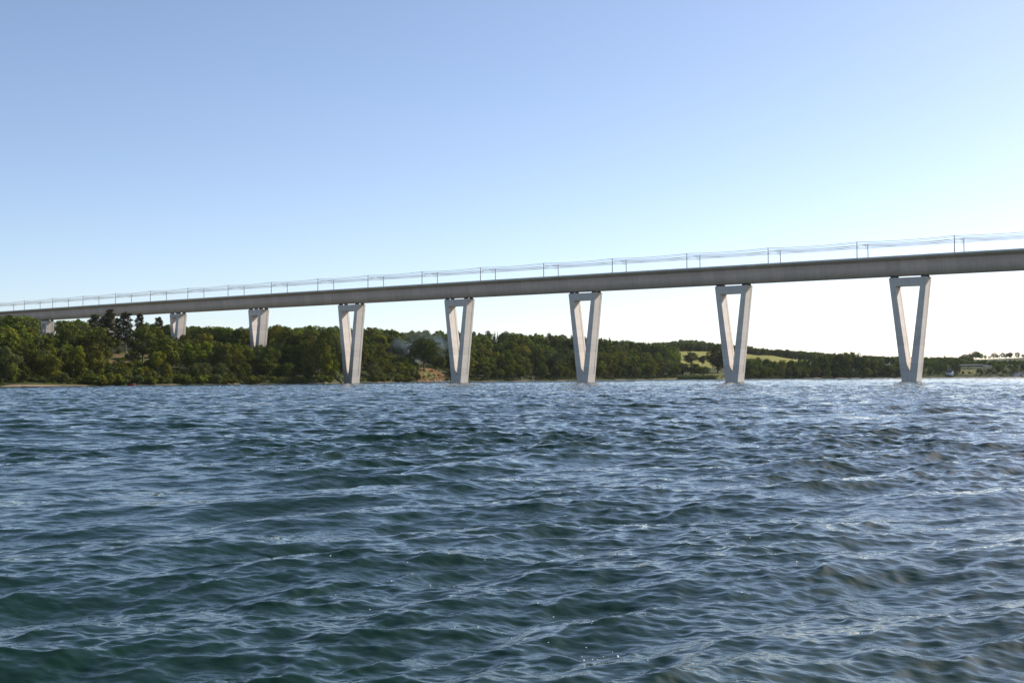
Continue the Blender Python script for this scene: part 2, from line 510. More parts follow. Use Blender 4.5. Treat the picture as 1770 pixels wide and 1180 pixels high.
def build_terrain():
    px = np.concatenate([np.arange(-900, -60, 60), np.arange(-60, 1840, 3.0), np.arange(1840, 3000, 60)])
    d = np.concatenate([[-400, -60, -20, -8], np.arange(-4, 16, 1.0), np.arange(16, 130, 3.0), np.arange(130, 700, 9.0), np.arange(700, 2600, 40), [2800, 3000]])
    P, D = np.meshgrid(px, d, indexing='ij')
    Y = shore(P) + D
    Z = ground(P, Y)
    X = tx(P) * Y
    amp = np.clip((D - 6) / 60, 0, 1)
    Z = Z + amp * hash_noise(X, Y, 3) * 1.2 + np.where((D > -3) & (D < 14), 0.12 * np.sin(X * 0.31) + 0.1 * np.sin(X * 0.11 + 1), 0)
    # sandy beach wider on the left, narrow elsewhere
    wide = np.interp(P, [0, 10, 30, 150, 165, 290, 340, 520, 600, 1130, 1250, 1640, 1800], [0.5, 3.5, 4.5, 3, 0.6, 0.4, 1.6, 1.0, 1.2, 1.2, 2, 2.5, 2.5])
    sand = (D < wide + 1.5 * np.sin(X * 0.2)) 
    fld = in_field(P, Y); mdw = in_meadow(P, Y); bnk = in_bank(P, Y); scr = in_scar(P, Y)
    C = np.zeros(P.shape + (4,), np.float32); C[..., 3] = 1
    C[..., :3] = (0.040, 0.046, 0.014)
    C[mdw, :3] = (0.10, 0.10, 0.026)
    lc = mdw & (P < 300); C[lc, :3] = (0.085, 0.078, 0.026)
    lc2 = lc & (hash_noise(X * 5, Y * 5, 12) > 0.2); C[lc2, :3] = (0.13, 0.085, 0.04)
    C[fld, :3] = (0.185, 0.178, 0.036)
    far = fld & (Y > 2600); C[far, :3] = (0.19, 0.17, 0.085)
    C[bnk, :3] = (0.135, 0.075, 0.032)
    gb = bnk & (hash_noise(X * 4, Y * 4, 9) > 0.25); C[gb, :3] = (0.11, 0.10, 0.03)
    C[scr, :3] = (0.38, 0.235, 0.10)
    C[sand, :3] = (0.20, 0.15, 0.10)
    C[D < 1.0, :3] = (0.15, 0.12, 0.09)
    V = np.stack([X, Y, Z], -1).reshape(-1, 3)
    nA, nB = P.shape
    i, j = np.meshgrid(np.arange(nA - 1), np.arange(nB - 1), indexing='ij')
    b = (i * nB + j).ravel()
    Fc = np.stack([b, b + nB, b + nB + 1, b + 1], -1)
    m, t, p = mat_new("land")
    a = N(t, "ShaderNodeAttribute", attribute_name="ground_colour")
    geo = N(t, "ShaderNodeNewGeometry")
    n1 = N(t, "ShaderNodeTexNoise"); n1.inputs["Scale"].default_value = 0.22; n1.inputs["Detail"].default_value = 8; n1.inputs["Roughness"].default_value = 0.7
    t.links.new(geo.outputs["Position"], n1.inputs["Vector"])
    r = ramp(t, n1.outputs["Fac"], [(0.3, (0.62, 0.66, 0.6)), (0.7, (1.3, 1.25, 1.25))])
    c = mixc(t, 1.0, a.outputs["Color"], r.outputs[0], 'MULTIPLY')
    t.links.new(c, p.inputs["Base Color"]); p.inputs["Roughness"].default_value = 0.95
    p.inputs["Specular IOR Level"].default_value = 0.1
    bp = N(t, "ShaderNodeBump"); bp.inputs["Distance"].default_value = 0.6; bp.inputs["Strength"].default_value = 0.7
    t.links.new(n1.outputs["Fac"], bp.inputs["Height"]); t.links.new(bp.outputs[0], p.inputs["Normal"])
    me = mesh_np("terrain", V, Fc, m, True)
    ca = me.color_attributes.new("ground_colour", 'FLOAT_COLOR', 'POINT')
    ca.data.foreach_set("color", C.reshape(-1, 4).ravel())
    tag(obj("terrain", me), "wooded fjord shore with fields rising behind the water", kind="structure")


build_terrain()

# ------------------------------------------------------------------ the bridge: its line in plan and its height
S0X, S0Y = (1652.6 - 885) / F * 571.4, 571.4
_g = np.linspace(0, 1300, 1301)
_th = 0.637 + 0.562e-4 * _g + 0.59e-7 * _g ** 2
_X = S0X + np.concatenate([[0], np.cumsum(-(np.cos(_th[1:]) + np.cos(_th[:-1])) / 2)])
_Y = S0Y + np.concatenate([[0], np.cumsum((np.sin(_th[1:]) + np.sin(_th[:-1])) / 2)])


def line(s):
    """x, y, heading of the near row of masts at distance s along the bridge"""
    if s < 0: return S0X - s * math.cos(0.637), S0Y + s * math.sin(0.637), 0.637
    return float(np.interp(s, _g, _X)), float(np.interp(s, _g, _Y)), float(np.interp(s, _g, _th))


def _deck_fit():
    ss = np.arange(-120, 1000, 2.0)
    pts = [line(s) for s in ss]
    xs = np.array([p[0] - math.sin(p[2]) * 0.8 for p in pts]); ys = np.array([p[1] - math.cos(p[2]) * 0.8 for p in pts])
    pxs = 885 + F * xs / ys
    data = [(1770, 429.4), (1410, 449.8), (920, 481.0), (640, 496.9), (560, 501), (310, 517), (280, 518.6), (100, 532.5), (0, 538)]
    S, Z = [], []
    for px, py in data:
        s = np.interp(-px, -pxs, ss); Yd = np.interp(s, ss, ys)
        S.append(s); Z.append(at(px, py, Yd).z)
    return np.polyfit(S, Z, 2)


DECK = _deck_fit()
def deck_z(s): return float(np.polyval(DECK, s))
CV = 7.08      # centre line, metres beyond the near row of masts


def bp_(s, v, z):
    x, y, th = line(s)
    return Vector((x + math.sin(th) * v, y + math.cos(th) * v, z))


def sweep(name, section, s_list, mat, parent, zoff=0.0, closed=True, u_only=None):
    n = len(section); V, UV, Fc = [], [], []
    per = [0.0]
    for i in range(1, n): per.append(per[-1] + math.dist(section[i], section[i - 1]))
    for s in s_list:
        for k, (v, z) in enumerate(section):
            V.append(bp_(s, CV + v, deck_z(s) + z + zoff)); UV.append((s, z))
    for i in range(len(s_list) - 1):
        for j in range(n if closed else n - 1):
            k = (j + 1) % n
            Fc.append((i * n + j, (i + 1) * n + j, (i + 1) * n + k, i * n + k))
    me = mesh_np(name, V, Fc, mat, False, UV)
    bm = bmesh.new(); bm.from_mesh(me)
    bm.faces.ensure_lookup_table()
    if closed:
        bm.verts.ensure_lookup_table()
        bm.faces.new([bm.verts[j] for j in range(n)]); bm.faces.new([bm.verts[(len(s_list) - 1) * n + j] for j in range(n)])
    bmesh.ops.recalc_face_normals(bm, faces=bm.faces)
    bm.to_mesh(me); bm.free()
    return obj(name, me, parent)


def build_girder():
    root = empty("bridge_deck", (0, 0, 0))
    tag(root, "long slender grey concrete railway girder gently rising across the fjord", "bridge deck")
    sl = list(np.arange(-110, 1100.1, 6.5))
    sweep("box_girder", [(-5.0, -2.0), (-3.75, -8.9), (3.75, -8.9), (5.0, -2.0)], sl, M_GIRDER, root)
    sweep("deck_slab", [(-7.6, -0.12), (-7.6, -0.62), (-5.02, -1.95), (5.02, -1.95), (7.6, -0.62), (7.6, -0.12)], sl, M_GIRDER, root)
    sweep("edge_beam", [(-7.95, 0.1), (-7.95, -0.85), (-7.602, -0.85), (-7.602, 0.1)], sl, M_DECK, root)
    sweep("edge_beam", [(7.602, 0.0), (7.602, -0.7), (7.95, -0.7), (7.95, 0.0)], sl, M_DECK, root)
    mr = plain("rail_steel", (0.12, 0.09, 0.075), 0.4, 0.8)
    for c in (-2.25, 2.25):
        for g in (-0.75, 0.75):
            sweep("rail", [(c + g - 0.04, -0.118), (c + g - 0.04, 0.06), (c + g + 0.04, 0.06), (c + g + 0.04, -0.118)], sl, mr, root)


build_girder()

PIER_S = [22.996 + 91.444 * n for n in range(9)]
PIER_H = {5: 31.2, 6: 19.4, 7: 14.5, 8: 11.0}
PIER_LABEL = [
    "tall V-shaped concrete pier in open water, closest to the white cottage shore",
    "tall V-shaped concrete pier standing in open water before the golden hill field",
    "tall V-shaped concrete pier in the water before the dense middle of the wood",
    "tall V-shaped concrete pier beside the bare brown bank with the lone oak",
    "tall V-shaped concrete pier meeting the water where the dense wood juts out",
    "shorter V-shaped pier whose foot vanishes in treetops of the wooded slope",
    "small two-legged V pier above the treetops beside the tall pines",
    "pier almost wholly hidden behind the tall dark pines, only its top showing",
    "shortest stubby concrete pier, up on the wooded hill near the bridge end",
]


def build_pier(n, s):
    x, y, th = line(s)
    top = deck_z(s) - 8.9 - 1.0
    c = bp_(s, CV, 0)
    if n <= 4:
        z0 = 0.0; H = top
    else:
        H = PIER_H[n]; z0 = top - H
    root = empty("bridge_pier", (c.x, c.y, z0), -th)   # local +x runs back along the bridge towards the open water, +y across it
    tag(root, PIER_LABEL[n], "bridge pier", "V-shaped piers carrying the bridge")
    hb = 3.48; slope = 0.1125
    b = 3.5
    def outer(z): return hb + slope * z
    za, zb = min(4.9, H * 0.25), H - 3.9 if H > 25 else H - 2.4
    tw = 2.75
    def inner(z):
        k = (z - za) / (zb - za)
        return 0.5 + (outer(zb) - tw - 0.5) * k
    m = MB()
    zl = -3.0
    m.loft([[(-outer(z), -b, z), (outer(z), -b, z), (outer(z), b, z), (-outer(z), b, z)] for z in (zl, za)])
    m.build("base", M_PIER, root)
    for sg in (1, -1):
        m = MB(); rings = []
        for q in range(7):
            z = za + (zb - za) * q / 6
            ui, uo = inner(z), outer(z)
            g0, g1, dp = 1.55, 1.95, 0.28
            ring = [(ui, -b), (uo, -b), (uo, g0), (uo - dp, g0), (uo - dp, g1), (uo, g1), (uo, b), (ui, b), (ui, g1), (ui + dp, g1), (ui + dp, g0), (ui, g0)]
            rings.append([(sg * u, v, z) for u, v in ring])
        m.loft(rings)
        m.build("leg", M_PIER, root)
    m = MB()
    rings = []
    for z in (zb, H):
        o = outer(z); g0, g1, dp = 1.55, 1.95, 0.28
        rings.append([(o, -b, z), (o, g0, z), (o - dp, g0, z), (o - dp, g1, z), (o, g1, z), (o, b, z), (-o, b, z), (-o, g1, z), (-o + dp, g1, z), (-o + dp, g0, z), (-o, g0, z), (-o, -b, z)])
    m.loft(rings)
    m.build("cross_beam", M_PIER, root)
    uo = outer(H) - 1.7
    for uu in (-uo, uo):
        for vv in (-2.35, 2.35):
            m = MB(); m.loft([[(uu - a_, vv - b_, z_), (uu + a_, vv - b_, z_), (uu + a_, vv + b_, z_), (uu - a_, vv + b_, z_)] for a_, b_, z_ in ((1.1, 0.85, H), (1.1, 0.85, H + 0.45), (0.9, 0.7, H + 0.45), (0.9, 0.7, H + 1.12))])
            m.build("bearing", M_RUBBER, root)


for n_, s_ in enumerate(PIER_S): build_pier(n_, s_)

# ------------------------------------------------------------------ overhead line masts and wires
MS = 45.866
MASTS = list(range(-1, 22))


def mast_proto(side):
    """side +1: near row, arm reaching across the deck; -1: far row"""
    root = empty("catenary_mast")
    m = MB(); m.tube([(0, 0, -0.1), (0, 0, 4), (0, 0, 8.0)], [0.23, 0.20, 0.16], 8); m.build("pole", M_STEEL, root)
    m = MB(); m.box(-0.35, 0.35, -0.35, 0.35, -0.12, 0.12); m.build("base_plate", M_STEEL, root)
    d = side
    m = MB()
    m.tube([(0, 0.1 * d, 6.7), (0, 2.2 * d, 6.95), (0, 4.8 * d, 6.75)], 0.07, 5)
    m.tube([(0, 0.1 * d, 5.2), (0, 2.4 * d, 6.1), (0, 3.4 * d, 6.85)], 0.065, 5)
    m.tube([(0, 0.9 * d, 5.5), (0, 4.9 * d, 5.55)], 0.05, 5)
    m.build("cantilever_arm", M_STEEL, root)
    m = MB(); m.tube([(0, -0.1 * d, 7.75), (0, 0.7 * d, 7.8)], 0.05, 5); m.build("bracket", M_STEEL, root)
    m = MB(); m.tube([(0, 0.35 * d, 6.70), (0, 0.6 * d, 6.74)], 0.11, 6); m.build("insulator", M_RUBBER, root)
    m = MB(); m.tube([(0, 0.3 * d, 5.3), (0, 0.55 * d, 5.39)], 0.11, 6); m.build("insulator", M_RUBBER, root)
    return root


def copy_thing(root):
    r = root.copy(); COL.objects.link(r)
    for ch in list(root.children):
        c = ch.copy(); c.parent = r; COL.objects.link(c)
    return r


def ordinal(k): return ["first", "second", "third", "fourth", "fifth", "sixth", "seventh", "eighth", "ninth"][k]


def mast_place(s):
    """words that place a mast on the bridge by the piers"""
    d = [abs(s - p) for p in PIER_S]
    k = int(np.argmin(d)); f = s - PIER_S[k]
    side = "just before" if f < 0 else "just past"
    return k, f


for row, v0 in ((1, 0.0), (-1, 14.16)):
    proto = None
    for n_ in MASTS:
        s_ = n_ * MS
        r_ = mast_proto(row) if proto is None else copy_thing(proto)
        if proto is None: proto = r_
        p_ = bp_(s_, v0, deck_z(s_) - 0.13)
        r_.location = p_
        r_.rotation_euler = (0, 0, -line(s_)[2])
        which = "near-edge" if row == 1 else "far-edge"
        k_, f_ = mast_place(s_)
        pier_word = ["the pier furthest out in the water", "the second water pier", "the middle pier in open water", "the pier by the brown bank",
                     "the water pier at the wood's edge", "the pier with its foot in treetops", "the two-legged pier by the pines", "the pier hidden by pines", "the shortest hill pier"][k_]
        if n_ < 0: lab = f"{which} rail mast at the open-water end of the girder"
        elif s_ > PIER_S[8] + 60: lab = f"{which} slim rail mast beyond the shortest hill pier"
        else:
            lab = f"{which} rail mast {'seaward of' if f_ < 0 else 'landward of'} {pier_word}"
        tag(r_, lab, "catenary mast", "overhead line masts along the " + which.replace("-", " ") + " of the bridge")


def wire(label, v, zs, sag, rad, spans=MASTS):
    pts = []
    for a_, b_ in zip(spans[:-1], spans[1:]):
        for q in range(8):
            f = q / 8; s = (a_ + f) * MS
            pts.append(bp_(s, v, deck_z(s) + zs - sag * 4 * f * (1 - f)))
    s = spans[-1] * MS
    pts.append(bp_(s, v, deck_z(s) + zs))
    m = MB(); m.tube(pts, rad, 5)
    tag(m.build("overhead_wire", M_WIRE), label, "overhead wire", "overhead wires strung along the bridge")


wire("highest feeder wire slung from the tips of the near-edge masts", 0.62, 7.8, 0.55, 0.10)
wire("sagging return wire on the near-edge masts just under the feeder", -0.2, 7.1, 0.7, 0.075)
wire("upper sagging catenary wire over the near track", 4.75, 6.75, 0.9, 0.10)
wire("straight lower contact wire over the near track", 4.8, 5.45, 0.08, 0.085)
wire("highest feeder wire slung from the tips of the far-edge masts", 14.16 - 0.62, 7.8, 0.55, 0.10)
wire("upper sagging catenary wire over the far track", 14.16 - 4.75, 6.75, 0.9, 0.10)
wire("straight lower contact wire over the far track", 14.16 - 4.8, 5.45, 0.08, 0.085)


# ------------------------------------------------------------------ trees
def leaf_faces(P, Nn, size, rng, aspect=0.75, jit=0.36):
    """quads: one leaf spray at each point, lying roughly across the direction Nn"""
    n = len(P)
    d = Nn + rng.normal(0, jit, (n, 3)); d /= np.linalg.norm(d, axis=1)[:, None] + 1e-9
    a = np.cross(d, rng.normal(0, 1, (n, 3))); a /= np.linalg.norm(a, axis=1)[:, None] + 1e-9
    b = np.cross(d, a)
    s = size * rng.uniform(0.6, 1.35, n)[:, None]
    q = np.stack([P - a * s * .5, P + b * s * .5 * aspect, P + a * s * .55, P - b * s * .5 * aspect], 1)
    return q.reshape(-1, 3)


def crown_points(h, rad, base, nclump, nleaf, rng, flat=1.0, lean=0.0):
    """leaf positions and outward directions for a broad crown made of uneven clumps"""
    cz = base + (h - base) * 0.52; hz = (h - base) * 0.5
    C, Rr = [], []
    tries = 0
    while len(C) < nclump and tries < 4000:
        tries += 1
        d = rng.normal(0, 1, 3); d /= np.linalg.norm(d)
        k = rng.uniform(0.5, 0.92)
        # wider in the lower middle, narrowing upwards
        zz = d[2] * k
        prof = 1.0 - 0.38 * max(0, zz) ** 1.3 - 0.18 * max(0, -zz)
        c = np.array([d[0] * rad * k * prof, d[1] * rad * k * prof, cz + zz * hz * flat])
        r = rad * rng.uniform(0.22, 0.46) * (1.0 - 0.25 * max(0, zz))
        if all(np.linalg.norm(c - o) > 0.42 * (r + q) for o, q in zip(C, Rr)) or tries > 1500:
            C.append(c); Rr.append(r)
    P, D = [], []
    w = np.array(Rr) ** 2; w /= w.sum()
    for c, r, ww in zip(C, Rr, w):
        m = max(12, int(nleaf * ww))
        d = rng.normal(0, 1, (m, 3)); d[:, 2] = d[:, 2] * 0.9 + 0.32
        d /= np.linalg.norm(d, axis=1)[:, None]
        k = rng.uniform(0.6, 1.06, m) ** 0.6
        lump = 1 + 0.18 * np.sin(d[:, 0] * 7 + c[0]) * np.sin(d[:, 1] * 7 + c[1]) + 0.12 * np.sin(d[:, 2] * 9 + c[2])
        p = c + d * (r * k * lump)[:, None] * np.array([1, 1, 0.82])
        P.append(p); D.append(d)
    P = np.concatenate(P); D = np.concatenate(D)
    P[:, 2] = np.maximum(P[:, 2], base * 0.55 + 0.15)
    return P, D, C, Rr


def crown_mesh(name, P, D, size, rng, mat, aspect=0.75, jit=0.36):
    V = leaf_faces(P, D, size, rng, aspect, jit)
    n = len(P)
    me = mesh_np(name, V, np.arange(n * 4).reshape(-1, 4), mat)
    a = me.attributes.new("tint", 'FLOAT', 'FACE')
    a.data.foreach_set("value", rng.uniform(0, 1, n).astype(np.float32))
    return me


def trunk_mesh(name, h, r, C, Rr, rng, mat, top=0.75, crook=0.25, nl=9):
    m = MB()
    pts, rad = [], []
    for q in range(7):
        f = q / 6
        pts.append((math.sin(f * 3 + r) * crook * f, math.cos(f * 2.3) * crook * f - crook * f, -0.8 + (h * top + 0.8) * f))
        rad.append(r * (1.25 if q == 0 else 1) * (1 - 0.82 * f))
    m.tube(pts, rad, 7)
    order = sorted(range(len(C)), key=lambda i: -Rr[i])[:nl]
    for i in order:
        c = np.array(C[i]); f = min(0.85, max(0.2, (c[2] / h) * 0.62))
        k = min(5, int(f * 6)); b = np.array(pts[k]) * (1 - (f * 6 - k)) + np.array(pts[k + 1]) * (f * 6 - k)
        mid = (b + c) / 2 + np.array([0, 0, 0.08 * h])
        m.tube([tuple(b), tuple(mid), tuple(c)], [r * 0.42, r * 0.26, r * 0.1], 5)
    return mesh_py(name, m.v, m.f, mat)


def spruce_points(h, rad, base, nleaf, rng):
    P, D = [], []
    nw = 20
    for w in range(nw):
        f = w / (nw - 1)
        z = base + (h - base) * f
        R = rad * (1 - f) ** 0.85 * rng.uniform(0.8, 1.15) + 0.15
        nb = int(11 - 6 * f)
        for b in range(nb):
            th = rng.uniform(0, 6.28); L = R * rng.uniform(0.65, 1.12)
            m = max(4, int(nleaf / nw / nb * (1.6 - f)))
            k = rng.uniform(0.1, 1, m) ** 0.7
            p = np.stack([np.cos(th) * L * k, np.sin(th) * L * k, z - 0.33 * L * k ** 1.4], 1) + rng.normal(0, 0.16, (m, 3)) * (0.4 + L * 0.25)
            d = np.stack([np.cos(th) * 0.5 + 0 * k, np.sin(th) * 0.5 + 0 * k, 0.8 + 0 * k], 1)
            P.append(p); D.append(d)
    return np.concatenate(P), np.concatenate(D)


def pine_points(h, rad, base, nleaf, rng):
    P, D, C = [], [], []
    nw = 36
    for w in range(nw):
        f = (w + rng.uniform(0, 0.9)) / nw
        z = base + (h - base) * f
        R = rad * (1.0 - 0.62 * f ** 1.8) * min(1, 0.5 + f * 2.6)
        th = w * 2.4 + rng.uniform(-0.5, 0.5); L = R * rng.uniform(0.35, 1.0)
        c = np.array([math.cos(th) * L * 0.8, math.sin(th) * L * 0.8, z + 0.1 * L]); C.append(c)
        r = rad * rng.uniform(0.34, 0.52) * (1 - 0.4 * f)
        m = nleaf // nw
        d = rng.normal(0, 1, (m, 3)); d[:, 2] += 0.3; d /= np.linalg.norm(d, axis=1)[:, None]
        P.append(c + d * r * rng.uniform(0.4, 1.05, m)[:, None] * np.array([1.15, 1.15, 0.55])); D.append(d)
    m = 160
    P.append(np.stack([rng.normal(0, 0.35, m), rng.normal(0, 0.35, m), rng.uniform(h - 2.5, h + 1.0, m)], 1)); D.append(rng.normal(0, 1, (m, 3)))
    return np.concatenate(P), np.concatenate(D), C


PROTO = {}


def add_proto(key, kind, mat, h, rad, base, nclump, nleaf, size, seed, flat=1.0):
    rng = np.random.default_rng(seed)
    if kind == 'spruce':
        P, D = spruce_points(h, rad, base, nleaf, rng); C, Rr = [], []
        cm = crown_mesh("crown", P, D, size, rng, mat, 0.45, 0.4)
        tm = trunk_mesh("trunk", h, 0.016 * h, C, Rr, rng, M_BARK, 0.95, 0.1)
    elif kind == 'pine':
        P, D, C = pine_points(h, rad, base, nleaf, rng)
        cm = crown_mesh("crown", P, D, size, rng, mat, 0.5, 0.6)
        tm = trunk_mesh("trunk", h, 0.0165 * h, C, [1] * len(C), rng, M_PINEBARK, 0.97, 0.35, 12)
    else:
        P, D, C, Rr = crown_points(h, rad, base, nclump, nleaf, rng, flat)
        cm = crown_mesh("crown", P, D, size, rng, mat)
        tm = trunk_mesh("trunk", h, 0.022 * h, C, Rr, rng, M_BARK)
    PROTO[key] = dict(kind=kind, crown=cm, trunk=tm, h=h, rad=rad, P=P, D=D, size=size, mat=mat)


LEAF_VARIANTS = [("green", M_LEAF), ("dark", M_LEAF_DARK), ("pale", M_LEAF_GREY)]
for i_ in range(9):
    rr_ = random.Random(100 + i_)
    add_proto(("broad", i_), 'broad', [M_LEAF, M_LEAF_DARK, M_LEAF, M_LEAF_GREY, M_LEAF, M_LEAF_DARK, M_LEAF, M_LEAF, M_LEAF_DARK][i_],
              16.0, rr_.uniform(5.0, 6.6), rr_.uniform(0.8, 2.6), rr_.randint(22, 34), 5200, 0.62, 40 + i_)
for i_ in range(3): add_proto(("spruce", i_), 'spruce', M_NEEDLE, 18.0, 3.4 + 0.4 * i_, 1.0, 0, 4200, 0.55, 70 + i_)
for i_ in range(3): add_proto(("pine", i_), 'pine', M_NEEDLE, 25.0, 7.0 - 0.7 * i_, 7.5, 0, 9000, 0.62, 80 + i_)
for i_ in range(4): add_proto(("bush", i_), 'bush', [M_LEAF, M_LEAF_GREY, M_LEAF_BRIGHT, M_LEAF][i_], 4.0, 2.7, 0.15, 14, 1900, 0.36, 90 + i_, 1.0)
add_proto(("oak", 0), 'broad', M_LEAF_DARK, 29.0, 14.0, 8.5, 46, 9500, 0.85, 121)
for i_ in range(2): add_proto(("young", i_), 'broad', M_LEAF_BRIGHT, 9.0, 3.0, 1.6, 16, 2600, 0.42, 130 + i_)
add_proto(("willow", 0), 'broad', M_LEAF_GREY, 17.0, 7.5, 1.0, 30, 5600, 0.55, 140)

TREES = []      # dict(key, px, Y, h, sx, label)


def add_tree(key, px, Y, h, wide=1.0, label=None, sink=0.0, rz=None, ztop=None):
    x = float(tx(px)) * Y
    z = float(ground(px, Y)) - sink
    TREES.append(dict(key=key, px=px, Y=Y, x=x, z=z, h=h, wide=wide, label=label, rz=rz if rz is not None else random.uniform(0, 6.28)))


def add_tree_px(key, px, ybase, ytop, Y, wide=1.0, label=None):
    """tree whose foot and top show at the given photo rows"""
    zb, zt = at(px, ybase, Y).z, at(px, ytop, Y).z
    g = float(ground(px, Y))
    h = zt - g
    x = at(px, (ybase + ytop) / 2, Y).x
    TREES.append(dict(fixed=True, key=key, px=px, Y=Y, x=x, z=g, h=h, wide=wide, label=label, rz=random.uniform(0, 6.28)))


# trees one can pick out in the photograph
add_tree_px(("oak", 0), 733, 648, 583, 1003, 1.12, "large dark lone oak on the bare brown bank by the smoke")
add_tree_px(("pine", 0), 164, 612, 545, 806, 1.05, "tall dark broad-crowned pine, first of those beside the hidden pier")
add_tree_px(("pine", 1), 189, 608, 536, 812, 0.85, "tallest thin-topped pine poking up against the girder")
add_tree_px(("pine", 2), 217, 608, 541, 808, 1.25, "broad dark pine with a bare trunk above the grassy clearing")
add_tree_px(("pine", 1), 241, 602, 543, 822, 0.75, "slim ragged pine standing apart before the two-legged pier")
add_tree_px(("pine", 0), 178, 610, 549, 818, 0.8, "dark pine squeezed between two taller pines")
add_tree_px(("pine", 2), 203, 606, 550, 826, 0.8, "shadowy pine behind the grassy clearing's trunks")
add_tree_px(("pine", 2), 275, 603, 549, 842, 1.0, "scraggy dark pine with bare twigs beside the two-legged pier")
add_tree_px(("young", 0), 189, 607, 577, 800, 0.8, "slender young birch with white trunk in the clearing")
add_tree_px(("young", 1), 200, 608, 581, 800, 1.05, "small round young tree at the top of the clearing")
add_tree_px(("broad", 3), 8, 668, 596, 562, 1.0, "greyish leafy tree leaning over the beach at the far end of the sand")
add_tree_px(("willow", 0), 35, 662, 608, 640, 1.1, None)
add_tree_px(("broad", 3), 108, 664, 642, 590, 1.5, "low grey-green willow bush tree at the end of the sand beach")
add_tree_px(("broad", 3), 152, 664, 637, 605, 1.1, "pale rounded willow at the end of the sandy beach")
add_tree_px(("bush", 2), 22, 667, 657, 566, 1.3, "bright yellow-green bush on the sand beach")
add_tree_px(("bush", 2), 41, 667, 656.5, 566, 1.5, "broad bright yellow-green bush next to the sandy beach")
add_tree_px(("young", 0), 866, 655, 636, 1048, 1.0, "small bright green tree at the water's edge of the big wood")
add_tree_px(("bush", 1), 852, 657, 648, 1036, 1.4, "pale bush on the sandy point by the small bright tree")
add_tree_px(("willow", 0), 1085, 656, 625, 1258, 0.75, "tall yellowish tree at the end of the shore meadow")
add_tree_px(("broad", 4), 1120, 655, 635, 1300, 0.95, "round bushy tree alone on the edge of the shore meadow")
add_tree_px(("broad", 6), 1146, 650, 634, 1392, 0.7, "small pointed tree in front of the dark meadow trees")
add_tree_px(("bush", 0), 1166, 651, 646.5, 1352, 1.0, "tiny round bush alone in the shore meadow")
add_tree_px(("broad", 5), 1195, 634, 607, 1640, 1.5, "dark round tree standing on the golden hill field")
add_tree_px(("broad", 8), 1214, 635, 613, 1640, 1.25, "smaller dark tree beside the round one on the golden field")
add_tree_px(("broad", 5), 1240, 646, 597, 1480, 1.15, "big dark oak beside the second water pier casting shade on the field")
add_tree_px(("broad", 8), 1252, 646, 600, 1490, 0.95, "large dark tree half hidden behind the second water pier")
add_tree_px(("broad", 1), 1200, 648, 627, 1400, 1.5, "low wide dark tree at the meadow under the golden field")
add_tree_px(("broad", 5), 1180, 649, 626, 1405, 1.5, None)
add_tree_px(("broad", 5), 1163, 649, 625, 1410, 1.5, None)
add_tree_px(("broad", 7), 1143, 649, 620, 1440, 1.4, None)
add_tree_px(("broad", 4), 1216, 650, 632, 1385, 1.5, "low bushy tree at the open end of the shore meadow")
for px_, yt_, w_ in ((1296, 618, 1.0), (1310, 616, 1.0), (1324, 620, .9), (1338, 622, .9), (1352, 621, .9), (1368, 622, .9), (1382, 624, 0.9), (1394, 619, 1.0), (1408, 613, .95),
                     (1422, 613, .95), (1436, 612, .95), (1450, 610, .95), (1461, 608, .9), (1470, 606, 1.0), (1482, 610, .95), (1494, 614, 0.95), (1508, 624, .8), (1520, 628, .75), (1534, 630, 0.75), (1546, 636, .75)):
    add_tree_px(("broad", random.choice([0, 2, 4, 6, 7, 1, 5])), px_, 653, yt_, float(shore(px_)) + random.uniform(14, 40), w_ * 0.86)
for px_ in range(1288, 1560, 9):
    add_tree_px(("broad", random.choice([0, 2, 4, 6, 7, 5])), px_ + random.uniform(-3, 3), 653, random.uniform(632, 640), float(shore(px_)) + random.uniform(5, 11), 1.15)
add_tree_px(("willow", 0), 1653, 651, 622, 1632, 0.72, "bushy grey-green tree beside the white cottage")
# far hedgerow trees on the pale field's skyline
for px_, yt_, w_, k_ in ((1632, 612, 0.7, 'spruce'), (1646, 616, 1, 'broad'), (1660, 615, 1, 'broad'), (1668, 611, 1, 'broad'), (1678, 609, 1, 'broad'), (1687, 606.5, 1, 'broad'), (1696, 610, 1, 'broad'),
                         (1703, 613, .9, 'broad'), (1710, 615, 1.2, 'broad'), (1724, 612, 1.1, 'broad'), (1739, 614, 1.2, 'broad'), (1692, 608, 1.2, 'broad'), (1682, 611, 1.3, 'broad'), (1664, 613, 1.3, 'broad'), (1673, 612, 1.2, 'broad'), (1652, 617, 1.3, 'broad'), (1718, 609, 1.1, 'broad'), (1728, 607.5, .45, 'spruce'), (1733, 609, 1.0, 'broad'), (1745, 608, 1.4, 'broad'), (1754, 610, .4, 'spruce'), (1759, 608, 1.0, 'broad'), (1769, 611, 1.2, 'broad'), (1783, 609, 1, 'broad')):
    add_tree_px((k_, random.randrange(3 if k_ == 'spruce' else 9)), px_, 620, yt_, random.uniform(2800, 2860), w_ * (1.0 if k_ == 'spruce' else 1.3))

